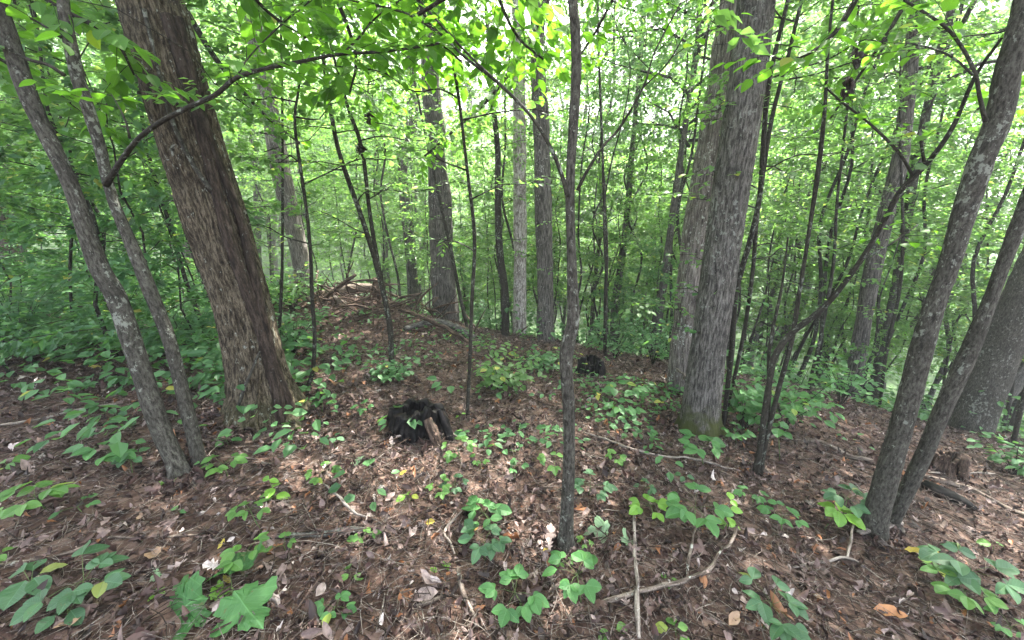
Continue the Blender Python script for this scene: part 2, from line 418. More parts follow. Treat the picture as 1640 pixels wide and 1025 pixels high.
def litter_mat():
    m, t = new_mat('dead_leaf'); b = NB(t)
    s = b.n('ShaderNodeSeparateXYZ'); b.l(b.attr('tint'), s.inputs[0])
    col = b.ramp(s.outputs[0], [(0, (.008, .005, .0045)), (.25, (.030, .017, .015)), (.50, (.088, .050, .043)), (.72, (.19, .135, .122)), (.89, (.34, .265, .24)), (1, (.60, .53, .50))])
    nz = b.noise(b.n('ShaderNodeTexCoord').outputs['Object'], 55, 3)
    col = b.mix(b.math('MULTIPLY', b.ramp(nz, [(.4, (0, 0, 0)), (.7, (1, 1, 1))]), .55), col, (.035, .022, .017))
    warm = b.math('GREATER_THAN', s.outputs[1], .965)
    col = b.mix(b.math('MULTIPLY', warm, .8), col, (.26, .11, .045))
    P = b.n('ShaderNodeBsdfPrincipled'); b.l(col, P.inputs['Base Color'])
    P.inputs['Roughness'].default_value = .55; P.inputs['Specular IOR Level'].default_value = .35
    T = b.n('ShaderNodeBsdfTranslucent'); b.l(col, T.inputs[0])
    X = b.n('ShaderNodeMixShader'); X.inputs[0].default_value = .15; b.l(P.outputs[0], X.inputs[1]); b.l(T.outputs[0], X.inputs[2])
    o = b.n('ShaderNodeOutputMaterial'); b.l(X.outputs[0], o.inputs[0]); return m
M['litter'] = litter_mat()
M['yellow_leaf'] = leaf_mat('yellow_leaf', (.34, .27, .05), (.46, .38, .09), (.5, .3, .1), .2, (.5, .4, .05), .5, .3, veins=True)
M['tan_leaf'] = leaf_mat('tan_leaf', (.22, .14, .09), (.36, .25, .17), (.4, .2, .1), .15, (.4, .25, .1), .5, .3)
M['pale_leaf'] = leaf_mat('pale_leaf', (.13, .22, .11), (.20, .30, .17), (.4, .5, .3), .2, (.3, .45, .2), .5, .3, veins=True)

# ------------------------------------------------------------------ ground
def axis_pts(n, a, lo, hi, c):
    t = np.linspace(math.asinh((lo - c) / a), math.asinh((hi - c) / a), n)
    return c + a * np.sinh(t)
gx = axis_pts(340, 1.6, -170, 170, 0); gy = axis_pts(320, 1.8, -25, 190, 2.0)
X, Y = np.meshgrid(gx, gy); Z = H(X, Y)
V = np.stack([X, Y, Z], -1).reshape(-1, 3); nx = len(gx)
ii = (np.arange(len(gy) - 1)[:, None] * nx + np.arange(nx - 1)[None]).ravel()
ground = obj('ground', mesh('ground', V, np.stack([ii, ii + 1, ii + nx + 1, ii + nx], -1), None, True, [M['soil']]), kind='structure')

# ------------------------------------------------------------------ leaf litter and twigs (uncountable: stuff)
def ground_normals(x, y, e=.06):
    return np.stack([-(H(x + e, y) - H(x - e, y)) / (2 * e), -(H(x, y + e) - H(x, y - e)) / (2 * e), np.ones_like(x)], -1)
def litter_points(n, rmax, power, spread=80, rmin=.45):
    r = rmin + (rmax - rmin) * rng.random(n) ** power
    a = np.radians(rng.uniform(-spread, spread, n))
    return r * np.sin(a), r * np.cos(a)
dead = [ovate(.30, 5, .7, .6, .4, .09), ovate(.33, 5, -.6, -.7, .45, .10), ovate(.18, 5, 1.3, .5, .5, .12), ovate(.36, 4, .5, -.9, .4, .14),
        fan(mirror(_oak), lambda x, y: .9 * x * x * 3 - .3 * y * y + .05 * math.sin(9 * x + 7 * y)),
        fan(mirror(_mh), lambda x, y: -.5 * x * x + .25 * math.sin(4 * x + 3 * y) * abs(x) - .15 * y)]
chunks = []
for k, (tp, n) in enumerate(zip(dead, (21000, 21000, 30000, 14000, 9000, 4500))):
    x, y = litter_points(n, 13, .72)
    nr = ground_normals(x, y) + rng.normal(0, .55, (n, 3)) * [1, 1, 0]
    ax, _ = rand_dirs(n, .1); ax[:, 2] = rng.normal(0, .38, n)
    z = H(x, y) + rng.random(n) ** 1.6 * .05 + .002
    sz = rng.gamma(4.5, .0073, n) * (1 if k < 4 else 1.5)
    tn = tints(n); tn[:, 0] = np.clip(rng.beta(1.7, 2.1, n) + .12 * fbm(np.stack([x, y, 0 * x], -1) * 1.3), 0, 1)
    chunks.append(scatter(tp, np.stack([x, y, z], -1), ax, nr, sz, tn, rng.uniform(.55, 1.15, n)))
obj('leaf_litter', leaf_mesh('leaf_litter', chunks, M['litter'], smooth=True), kind='stuff')
# fine twigs: 3-sided curved slivers, batched
def slivers(n, rmax, lmin, lmax, r0, r1, name, mat, lift=.02):
    x, y = litter_points(n, rmax, .75)
    az = rng.random(n) * math.pi * 2; L = rng.uniform(lmin, lmax, n) ** 1; bend = rng.normal(0, .18, n)
    ts = np.linspace(-.5, .5, 4)
    d = np.stack([np.cos(az), np.sin(az)], -1); q = np.stack([-np.sin(az), np.cos(az)], -1)
    P = np.stack([x, y], -1)[:, None] + d[:, None] * (ts[None, :, None] * L[:, None, None]) + q[:, None] * ((ts[None, :, None] ** 2 * 2) * (bend * L)[:, None, None])
    zz = H(P[..., 0], P[..., 1]).max(1)[:, None] * .5 + H(P[..., 0], P[..., 1]) * .5 + (rng.random(n) * lift)[:, None] + rng.normal(0, .08, n)[:, None] * ts[None] * L[:, None] + .004
    R = (rng.uniform(r0, r1, n))[:, None] * np.array([.6, 1, .9, .5])[None]
    V = np.zeros((n, 4, 3, 3))
    for k in range(3):
        an = k * 2 * math.pi / 3
        V[:, :, k, 0] = P[..., 0] + q[:, None, 0] * R * math.cos(an)
        V[:, :, k, 1] = P[..., 1] + q[:, None, 1] * R * math.cos(an)
        V[:, :, k, 2] = zz + R * math.sin(an)
    base = (np.arange(n) * 12)[:, None]
    fs = []
    for s in range(3):
        for k in range(3):
            k2 = (k + 1) % 3
            fs.append([s*3+k, s*3+k2, s*3+3+k2, s*3+3+k])
    Fq = (np.array(fs)[None] + base[:, :, None]).reshape(-1, 4)
    bark = np.zeros((n, 12, 3)); bark += rng.random((n, 1, 3)) * 50; bark[..., 2] += np.repeat(ts, 3)[None] * .5
    return obj(name, mesh(name, V.reshape(-1, 3), Fq, {'bark': bark.reshape(-1, 3)}, True, [mat]), kind='stuff')
slivers(22000, 9, .03, .16, .0008, .002, 'litter_stalks', M['dead_wood'], .05)
slivers(20000, 9, .03, .15, .0007, .0016, 'pale_litter_stalks', M['pale_wood'], .055)
slivers(12000, 9, .04, .2, .001, .003, 'dark_litter_stalks', M['bark_dark'], .04)
slivers(1500, 9, .08, .38, .0013, .0034, 'fallen_twigs', M['pale_wood'], .03)
slivers(1600, 11, .12, .6, .002, .006, 'dark_twigs', M['rot_wood'], .03)

# ------------------------------------------------------------------ background tree prototypes
def proto(kind, seed):
    r_ = np.random.default_rng(seed)
    h, r, c0, rad, nl, ls = {'sapling': (5.5, .022, 1.4, 1.35, 3600, .085), 'stem': (8.5, .035, 3.0, 1.9, 5200, .09),
                             'understory': (10, .07, 2.2, 3.0, 13000, .10), 'tall': (21, .20, 8.5, 4.6, 24000, .15), 'canopy': (21, .20, 8.5, 4.6, 4300, .13),  # canopy: unseen crowns above the frame, leaves thinned to let sun patches through
                             'shrub': (2.4, .012, .25, 1.0, 2600, .075)}[kind]
    zs = np.linspace(0, h, 9); a = r_.normal(0, .05 * h * .3, 2)
    pts = np.stack([a[0] * np.sin(zs / h * 3 + seed) + r_.normal(0, .012 * h, 9) * (zs > 0), a[1] * np.sin(zs / h * 2.3) + r_.normal(0, .012 * h, 9) * (zs > 0), zs], -1)
    pts -= pts[0]
    rr = r * (1 - .75 * (zs / h) ** 1.2); rr[0] *= 1.35
    def tp(z): return np.array([np.interp(z, zs, pts[:, k]) for k in range(3)])
    tr = tube_arrays(np.vstack([pts[0] - [0, 0, .5], pts]), np.concatenate([[rr[0] * 1.1], rr]), 8 if r < .05 else 12, .35)
    limbs = Multi(); pos, ax, nr = [], [], []
    nlimb = {'sapling': 20, 'stem': 20, 'understory': 40, 'tall': 46, 'canopy': 40, 'shrub': 16}[kind]
    for i in range(nlimb):
        f = (i + r_.random()) / nlimb; z = c0 + (h - c0) * f
        az = i * 2.4 + r_.normal(0, .4); L = rad * (1 - .55 * f ** 1.5) * r_.uniform(.55, 1.15)
        up = r_.uniform(.05, .55) + (.5 * f); p0 = tp(min(z, h * .98))
        d = np.array([math.cos(az), math.sin(az), 0])
        t = np.linspace(0, 1, 5)[:, None]
        lp = p0 + d * L * t + np.array([0, 0, 1]) * (up * L * t * (1 - .45 * t)) + r_.normal(0, .03 * L, (5, 3)) * (t > 0)
        limbs.add(lp, np.interp(t[:, 0], [0, 1], [max(.004, r * .28 * (1 - .5 * f)), .0025]), 4)
        n = int(nl / nlimb * L / (rad * .75)) + 5
        nt_ = max(5, int(L / .16)); tw = r_.integers(0, nt_, n)                       # leaves gathered on side twigs
        tt = .18 + .82 * (tw + .5) / nt_ + r_.normal(0, .012, n)
        side = np.where(tw % 2 == 0, 1, -1); wmax = (.42 * L) * np.sin(np.clip(tt, .05, 1) * 2.6)
        s = r_.random(n) ** .75 * wmax + .02
        q = np.array([-d[1], d[0], 0]); fwd = .55 * s
        P = np.stack([np.interp(tt, t[:, 0], lp[:, k]) for k in range(3)], -1)
        P = P + q * (s * side)[:, None] + d * fwd[:, None]
        P[:, 2] += -.12 * s + r_.normal(0, .035, n) + r_.normal(0, .10, nt_)[tw] * s * 2.2
        A = q * side[:, None] * .8 + d * .7 + r_.normal(0, .45, (n, 3)); A[:, 2] -= .25
        pos.append(P); ax.append(A); nr.append(np.stack([r_.normal(0, .4, n), r_.normal(0, .4, n), np.ones(n)], -1))
    pos, ax, nr = map(np.concatenate, (pos, ax, nr)); n = len(pos)
    sz = ls * r_.uniform(.6, 1.25, n); tn = r_.random((n, 3))
    tn[:, 0] = np.clip(tn[:, 0] * .6 + .4 * r_.random(n), 0, 1)
    c = [scatter(KITE, pos, ax, nr, sz, tn, r_.uniform(.8, 1.3, n))]
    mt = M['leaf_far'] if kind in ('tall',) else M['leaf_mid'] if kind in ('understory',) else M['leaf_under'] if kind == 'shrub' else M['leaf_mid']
    return (mesh(kind + '_trunk', tr[0], [tr[1], tr[2]], {'bark': tr[3]}, True, [M['bark_thin'] if r < .05 else M['bark_grey']]),
            limbs.build(kind + '_limbs', M['bark_thin']), leaf_mesh(kind + '_crown', c, mt))
PROTO = {k: [proto(k, 11 * s + len(k)) for s in range(n)] for k, n in (('sapling', 4), ('stem', 4), ('understory', 4), ('tall', 3), ('canopy', 3), ('shrub', 3))}
def place_tree(kind, var, x, y, s, rz, label, cat, group=None, name=None, tilt=(0, 0), sink=0, parts=(0, 1, 2)):
    tm, lm, cm = PROTO[kind][var % len(PROTO[kind])]
    t = thing(name or {'sapling': 'sapling', 'stem': 'slender_tree', 'understory': 'understory_tree', 'tall': 'tall_tree', 'shrub': 'leafy_shrub'}[kind],
              label, cat, (x, y, float(H(x, y)) - sink), group)
    t.rotation_euler = (tilt[0], tilt[1], rz); t.scale = (s, s, s)
    if 0 in parts: obj('trunk' if kind != 'shrub' else 'stem', tm, t)
    if 1 in parts: obj('branches', lm, t, kind='stuff')
    if 2 in parts: obj('foliage', cm, t, kind='stuff')
    return t
#EOF1

# ------------------------------------------------------------------ traced trees
TREES = {}
def trace(pts, yd=None, lean=0.0):
    """(px, py, width px) from the bottom up -> 3D points in the plane through the base, radii"""
    if yd is None:
        g = on_ground(pts[0][0], pts[0][1]); yd = g[1]
    P, R = [], []
    y0 = None
    for (px, py, w) in pts:
        p = at_y(px, py, yd)
        if y0 is None: y0 = p[2]
        p = at_y(px, py, yd + lean * (p[2] - y0))
        P.append(p); R.append(w * .5 / F * zdepth(p) / math.sqrt(1 + ((px - 820) / F) ** 2 * .9))
    for i in range(len(pts)):
        a, b = pts[max(0, i - 1)], pts[min(len(pts) - 1, i + 1)]; R[i] *= abs(b[1] - a[1]) / math.hypot(b[1] - a[1], b[0] - a[0])
    P = np.array(P); R = np.array(R)
    gz = float(H(P[0][0], P[0][1]))
    d0 = P[0] - P[1]; d0 /= np.linalg.norm(d0)
    if P[0][2] > gz - .05:
        k = (P[0][2] - gz + .12) / max(.5, -d0[2])
        P = np.vstack([P[0] + d0 * k, P]); R = np.concatenate([[R[0] * 1.05], R])
    return P, R
def extend(P, R, top, rtop, straight=.5):
    d = P[-1] - P[-2]; d /= np.linalg.norm(d)
    n = max(1, int((top - P[-1][2]) / .9)); Q, q = [P[-1]], [R[-1]]
    for i in range(n):
        d = d + np.array([0, 0, 1]) * straight * .25; d /= np.linalg.norm(d)
        Q.append(Q[-1] + d * (top - P[-1][2]) / n + rng.normal(0, .015, 3)); q.append(R[-1] + (rtop - R[-1]) * (i + 1) / n)
    return np.vstack([P, Q[1:]]), np.concatenate([R, q[1:]])
def furrow(depth, sx=34, sz=5, big=.015):
    def f(b):
        a = b * np.array([sx, sx, sz])
        r = 1 - np.abs(fbm(a, 3))
        return depth * (r - .8) * 1.6 + big * fbm(b * np.array([5, 5, 1.6]) + 3, 2)
    return f
def roots(n, amp, hgt, ph=0.0):
    def f(th, s):
        k = np.exp(-np.maximum(s - .12, 0) / hgt)
        return 1 + k * amp * (.45 + .55 * np.cos(n * th + ph + .6 * np.sin(2 * th)))
    return f
def hero(key, name, label, cat, pts, mat, yd=None, lean=0., top=0, rtop=.03, sides=14, step=.12, disp=None, flare=None, group=None, crown=None, cs=1.0, cz=0.0):
    P, R = trace(pts, yd, lean)
    base = P[0].copy(); vis = (P, R)
    if top: P2, R2 = extend(P, R, top, rtop)
    else: P2, R2 = P, R
    t = thing(name, label, cat, base, group)
    obj('trunk', tube('trunk_mesh', P2, R2, M[mat], sides, step, disp, flare, base), t)
    TREES[key] = dict(root=t, P=P, R=R, base=base, top=P2[-1])
    if crown:
        kind, var = crown
        _, lm, cm = PROTO[kind][var]
        zt = P2[-1][2]
        for nm, me in (('branches', lm), ('foliage', cm)):
            o = obj(nm, me, t, kind='stuff')
            hh = {'tall': 21, 'canopy': 21, 'understory': 10, 'stem': 8.5, 'sapling': 5.5}[kind] * cs
            o.location = Vector(P2[-1] - base) - Vector((0, 0, hh - .2)); o.scale = (cs, cs, cs)
            o.rotation_euler = (0, 0, rng.random() * 6.28)
    return t

hero('big', 'broad_tree', 'broad dark furrowed trunk with flared root base and vine, left of the charred stump', 'tree',
     [(424, 668, 128), (420, 640, 116), (411, 590, 98), (397, 520, 97), (380, 458, 101), (357, 385, 108), (333, 312, 114), (308, 235, 116), (283, 152, 116), (262, 75, 117), (242, 0, 118)],
     'bark_rough', None, .05, 15, .16, 110, .022, furrow(.015, 40, 8), roots(5, .45, .16, 2.2), crown=('canopy', 0), cs=.9)
hero('A', 'leaning_tree', 'outer grey lichened stem of the leaning pair at the left edge', 'tree',
     [(290, 762, 38), (280, 735, 33), (255, 680, 34), (215, 560, 35), (188, 480, 36), (160, 430, 37), (138, 370, 38), (108, 285, 38), (62, 190, 36), (38, 130, 35), (5, 30, 33), (-12, -30, 32)],
     'bark_smooth', None, .12, 8.5, .02, 22, .05, furrow(.0025, 60, 20, .006), roots(4, .55, .07), crown=('stem', 0))
hero('B', 'leaning_tree', 'inner stem of the leaning pair at left, with a long arched branch', 'tree',
     [(321, 752, 26), (314, 715, 22), (298, 650, 22), (282, 585, 22), (266, 530, 23), (240, 465, 25), (212, 395, 25), (186, 335, 26), (172, 290, 25), (160, 235, 25), (140, 170, 24), (124, 120, 24), (105, 30, 22), (98, -30, 21)],
     'bark_smooth', None, .10, 8.5, .02, 20, .05, furrow(.002, 60, 20, .005), roots(4, .55, .07), crown=('stem', 1))
hero('pole', 'slim_tree', 'slim crooked tree standing alone in the middle of the picture', 'tree',
     [(905, 880, 25), (908, 820, 20), (911, 740, 18), (911, 660, 19), (907, 590, 20), (908, 560, 22), (918, 515, 20), (917, 460, 18), (915, 400, 17), (913, 330, 17), (914, 270, 16), (919, 190, 15), (923, 110, 15), (921, 40, 15), (915, -30, 14)],
     'bark_smooth', None, .04, 6.5, .012, 18, .04, furrow(.002, 70, 12, .003), roots(3, .6, .06), crown=('stem', 2), cs=.8)
hero('R1', 'straight_tree', 'thick straight grey trunk with mossy base right of centre, nearer of the overlapping two', 'tree',
     [(1120, 692, 70), (1121, 672, 64), (1126, 620, 60), (1137, 536, 59), (1148, 460, 60), (1158, 390, 61), (1171, 300, 62), (1187, 195, 62), (1200, 100, 64), (1211, 0, 65)],
     'bark_mossy', None, .02, 15, .10, 80, .028, furrow(.009, 48, 6, .008), roots(5, .4, .12, 1.), crown=('canopy', 1), cs=.8)
hero('R2', 'shaggy_tree', 'thick reddish grey trunk with peeling bark, farther of the overlapping two right of centre', 'tree',
     [(1090, 592, 40), (1097, 520, 42), (1108, 440, 47), (1118, 370, 50), (1134, 280, 52), (1150, 180, 54), (1167, 80, 55), (1180, 0, 56)],
     'bark_mid', 4.9, .0, 17, .12, 60, .045, furrow(.020, 26, 3, .02), roots(4, .2, .2), crown=('canopy', 2), cs=.9)
hero('E1', 'leaning_tree', 'smooth grey leaning trunk at right with a yellowish board at its foot', 'tree',
     [(1397, 858, 46), (1404, 820, 42), (1425, 745, 40), (1447, 670, 39), (1472, 575, 40), (1495, 495, 42), (1522, 420, 44), (1548, 330, 46), (1574, 250, 47), (1597, 195, 48), (1615, 110, 50), (1640, 20, 52)],
     'bark_smooth', None, .05, 9, .03, 24, .05, furrow(.003, 50, 14, .006), roots(4, .5, .08), crown=('stem', 3))
hero('E2', 'leaning_tree', 'darker of the leaning pair at right, crossing behind the smooth grey trunk', 'tree',
     [(1424, 850, 22), (1445, 800, 27), (1482, 722, 29), (1512, 650, 32), (1540, 590, 34), (1562, 540, 34), (1590, 470, 33), (1618, 395, 33), (1655, 300, 34), (1690, 200, 35)],
     'bark_smooth', None, .05, 8, .03, 22, .05, furrow(.003, 50, 14, .006), crown=('stem', 0))
hero('E3', 'leaning_tree', 'broad dull brown trunk rising behind the leaning pair at the right edge', 'tree',
     [(1532, 725, 105), (1546, 690, 95), (1570, 630, 86), (1602, 560, 82), (1638, 480, 82), (1680, 390, 82), (1724, 290, 82)],
     'bark_smooth', 5.2, .0, 13, .1, 40, .06, furrow(.012, 30, 5, .01), crown=('canopy', 0), cs=.7)
mids = [
 ('M1', 'pale_tree', 'pale leaning trunk behind the big furrowed tree, left of the brush pile', [(492, 480, 30), (484, 430, 30), (470, 360, 32), (455, 300, 33), (440, 220, 31), (428, 150, 29), (412, 80, 28), (402, 0, 28)], 'bark_mid', 7.9, 16, 24),
 ('M2', 'shaggy_tree', 'shaggy bark trunk with burls standing behind the fallen logs', [(716, 545, 46), (713, 500, 42), (709, 440, 40), (706, 370, 36), (702, 300, 33), (695, 200, 31), (688, 110, 30), (684, 0, 30)], 'bark_grey', 8.3, 18, 30),
 ('M3', 'pale_tree', 'straight whitish trunk with dark patches left of the slim centre tree', [(833, 560, 23), (832, 500, 22), (833, 400, 21), (832, 280, 21), (832, 180, 21), (831, 80, 20), (829, 0, 20)], 'bark_pale', 8.6, 17, 22),
 ('M4', 'straight_tree', 'straight dark grey trunk between the whitish trunk and the slim centre tree', [(877, 575, 31), (873, 520, 27), (873, 440, 27), (870, 340, 27), (867, 220, 26), (862, 100, 25), (860, 0, 25)], 'bark_grey', 7.2, 17, 26),
 ('M5', 'shaggy_tree', 'thin flaking trunk close left of the shaggy burled trunk', [(664, 520, 22), (660, 440, 18), (652, 350, 17), (645, 270, 16), (662, 190, 15), (655, 90, 14), (652, 0, 14)], 'bark_grey', 12.0, 18, 14),
 ('M6', 'dark_tree', 'dark leaning trunk half hidden in foliage behind the bowed stem at right', [(1352, 662, 27), (1368, 600, 30), (1384, 510, 29), (1398, 430, 30), (1420, 340, 30), (1440, 260, 29), (1452, 170, 28), (1462, 60, 26), (1468, 0, 26)], 'bark_grey', 6.4, 15, 20),
 ('M7', 'dark_tree', 'dark distant trunk in the gap between the slim centre tree and thick right trunks', [(982, 545, 13), (985, 490, 13), (995, 420, 12), (1004, 350, 11), (1010, 270, 10), (1018, 180, 9)], 'bark_grey', 12.5, 15, 14),
 ('M8', 'leaning_tree', 'slanted grey trunk just left of the thick peeling trunk', [(1048, 560, 16), (1056, 500, 15), (1066, 430, 13), (1078, 340, 11), (1090, 250, 10)], 'bark_grey', 9.5, 12, 12),
 ('M9', 'dark_tree', 'leaning grey trunk rising into the white glare at upper right', [(1440, 420, 14), (1458, 320, 16), (1476, 220, 18), (1495, 130, 19), (1515, 50, 20), (1530, -10, 20)], 'bark_smooth', 7.6, 13, 16),
 ('M10', 'dark_tree', 'dark trunk among bushes at the far left edge', [(45, 500, 34), (25, 430, 32), (8, 370, 30), (-20, 280, 28)], 'rot_wood', 9.8, 12, 20),
 ('M11', 'dark_tree', 'dim leaning trunk seen between the twin leaning stems and the big trunk', [(318, 465, 22), (300, 400, 20), (280, 330, 18), (262, 260, 16), (240, 170, 15)], 'bark_grey', 11.5, 13, 14),
]
for i, (k, nm, lb, pts, mt, yd, top, sd) in enumerate(mids):
    hero(k, nm, lb, 'tree', pts, mt, yd, 0, top, .06, sd, .08, furrow(.012 if sd > 20 else .006, 24, 5, .055 if k == 'M2' else .014), crown=('canopy' if i in (2, 3, 4, 5, 8) else 'tall', i % 3), cs=.75)
thin = [
 ('T1', [(488, 628, 9), (500, 600, 8), (504, 540, 7), (500, 480, 7), (497, 400, 6), (490, 330, 6), (480, 260, 6), (472, 190, 5), (482, 110, 4)], 'thin sapling with a curved foot just right of the big furrowed trunk'),
 ('T2', [(627, 602, 9), (624, 520, 10), (604, 430, 9), (580, 350, 9), (560, 295, 9), (542, 240, 8), (530, 180, 8), (520, 110, 7)], 'leftmost stem of the sapling pair rising beside the brush pile'),
 ('T3', [(629, 600, 8), (622, 510, 8), (606, 425, 8), (592, 340, 7), (580, 240, 7), (560, 180, 7), (548, 140, 6), (538, 105, 5)], 'right stem of the sapling pair rising beside the brush pile'),
 ('T4', [(748, 668, 6), (752, 590, 6), (756, 480, 6), (760, 380, 6), (748, 270, 5), (735, 160, 5), (722, 90, 5), (700, 60, 4)], 'very thin sapling standing directly behind the charred stump'),
 ('T5', [(809, 550, 13), (809, 470, 12), (800, 400, 12), (797, 300, 10), (797, 240, 9), (789, 160, 8), (783, 80, 7)], 'slender crooked sapling between the shaggy burled trunk and whitish trunk'),
 ('T6', [(969, 560, 6), (970, 470, 6), (972, 400, 5), (968, 330, 5)], 'thin upright sapling behind the small charred stump right of centre'),
 ('T7', [(1163, 640, 8), (1172, 560, 10), (1178, 470, 11), (1200, 390, 10), (1216, 320, 9), (1222, 240, 9), (1228, 160, 9), (1240, 90, 8), (1262, 0, 8)], 'dark wavy stem hugging the right side of the mossy trunk'),
 ('T8', [(1168, 640, 6), (1190, 540, 7), (1205, 440, 7), (1212, 350, 8), (1222, 280, 8), (1236, 190, 8), (1262, 90, 7), (1284, 0, 7)], 'second dark wavy stem right of the mossy trunk, crossing the first'),
 ('T9', [(757, 560, 5), (738, 480, 6), (722, 400, 6), (706, 330, 5)], 'thin leaning sapling in front of the shaggy burled trunk'),
 ('T10', [(1300, 600, 6), (1318, 520, 6), (1335, 420, 6), (1340, 330, 5), (1352, 220, 5)], 'thin dark sapling right of the bowed black stem'),
 ('T11', [(1410, 640, 6), (1420, 560, 7), (1440, 470, 6), (1446, 380, 6), (1444, 300, 5)], 'thin sapling between the leaning dark trunk and the smooth grey trunk'),
 ('T12', [(1610, 800, 9), (1625, 700, 10), (1650, 600, 11)], 'thin stem at the right edge beyond the broad brown trunk'),
 ('T13', [(120, 560, 5), (112, 440, 6), (118, 330, 6), (112, 240, 6), (98, 190, 5)], 'thin dark sapling seen just left of the outer leaning stem'),
 ('T14', [(445, 570, 6), (450, 480, 6), (452, 420, 5)], 'short bare sapling right of the big furrowed trunk foot'),
]
ydt = {'T1': None, 'T2': None, 'T3': None, 'T4': None, 'T5': 7.6, 'T6': 6.6, 'T7': 3.6, 'T8': 3.7, 'T9': 7.4, 'T10': 5.5, 'T11': 6.0, 'T12': 4.4, 'T13': 5.2, 'T14': None}
for i, (k, pts, lb) in enumerate(thin):
    hero(k, 'sapling', lb, 'sapling', pts, 'bark_thin', ydt[k], .0, 5.2 + (i % 3) * .8, .006, 8, .12, None, None, crown=('sapling', i % 4) if k != 'T14' else None, cs=.75)

# the clump of bowed stems right of centre: one thing, several stems
cb = on_ground(1212, 762)
cl = thing('multistem_shrub', 'clump of thin dark stems with one long bowed stem reaching to the upper right', 'tree', cb)
TREES['C'] = dict(root=cl, base=cb)
def stem_px(parent, base, pts, mat, name='stem', sides=10, ext=None):
    P = np.array([at_y(px, py, y) for px, py, w, y in pts]); R = np.array([w * .4 / F * zdepth(p) / math.sqrt(1 + ((px - 820) / F) ** 2) for (px, py, w, y), p in zip(pts, P)])
    if ext: P, R = extend(P, R, ext, .004)
    obj(name, tube(name + '_mesh', P, R, M[mat], sides, .06, furrow(.0012, 70, 20, .002), None, base), parent)
    return P, R
yb = cb[1]
bow = stem_px(cl, cb, [(1210, 765, 13, yb), (1217, 720, 12, yb), (1226, 650, 12, yb), (1236, 590, 13, yb), (1240, 572, 14, yb), (1266, 535, 14, yb), (1322, 490, 14, yb - .1), (1380, 415, 14, yb - .2), (1418, 350, 13, yb - .25),
                       (1442, 306, 13, yb - .3), (1482, 265, 12, yb - .35), (1525, 205, 11, yb - .4), (1562, 122, 10, yb - .45), (1605, 60, 9, yb - .5), (1645, 0, 9, yb - .5)], 'bark_thin', ext=4)
stem_px(cl, cb, [(1216, 765, 11, yb), (1228, 700, 10, yb), (1248, 620, 10, yb), (1268, 545, 10, yb), (1280, 470, 10, yb), (1296, 370, 10, yb), (1312, 260, 10, yb), (1322, 160, 8, yb), (1328, 58, 7, yb)], 'bark_thin', ext=4.5)
stem_px(cl, cb, [(1206, 765, 9, yb), (1222, 690, 8, yb), (1232, 640, 8, yb + .05), (1232, 560, 7, yb + .1), (1252, 460, 6, yb + .2), (1262, 380, 5, yb + .3)], 'bark_thin')
b1 = stem_px(cl, cb, [(1462, 282, 7, yb - .32), (1440, 245, 6, yb - .3), (1395, 200, 5, yb - .25), (1350, 165, 4, yb - .2), (1322, 140, 3, yb - .15)], 'bark_thin', 'branch', 7)
b2 = stem_px(cl, cb, [(1481, 262, 7, yb - .35), (1476, 235, 6, yb - .35), (1475, 200, 5, yb - .35), (1500, 150, 4, yb - .3)], 'bark_thin', 'branch', 7)
b3 = stem_px(cl, cb, [(1380, 415, 6, yb - .2), (1420, 395, 4, yb - .2), (1470, 360, 3, yb - .1)], 'bark_thin', 'branch', 7)

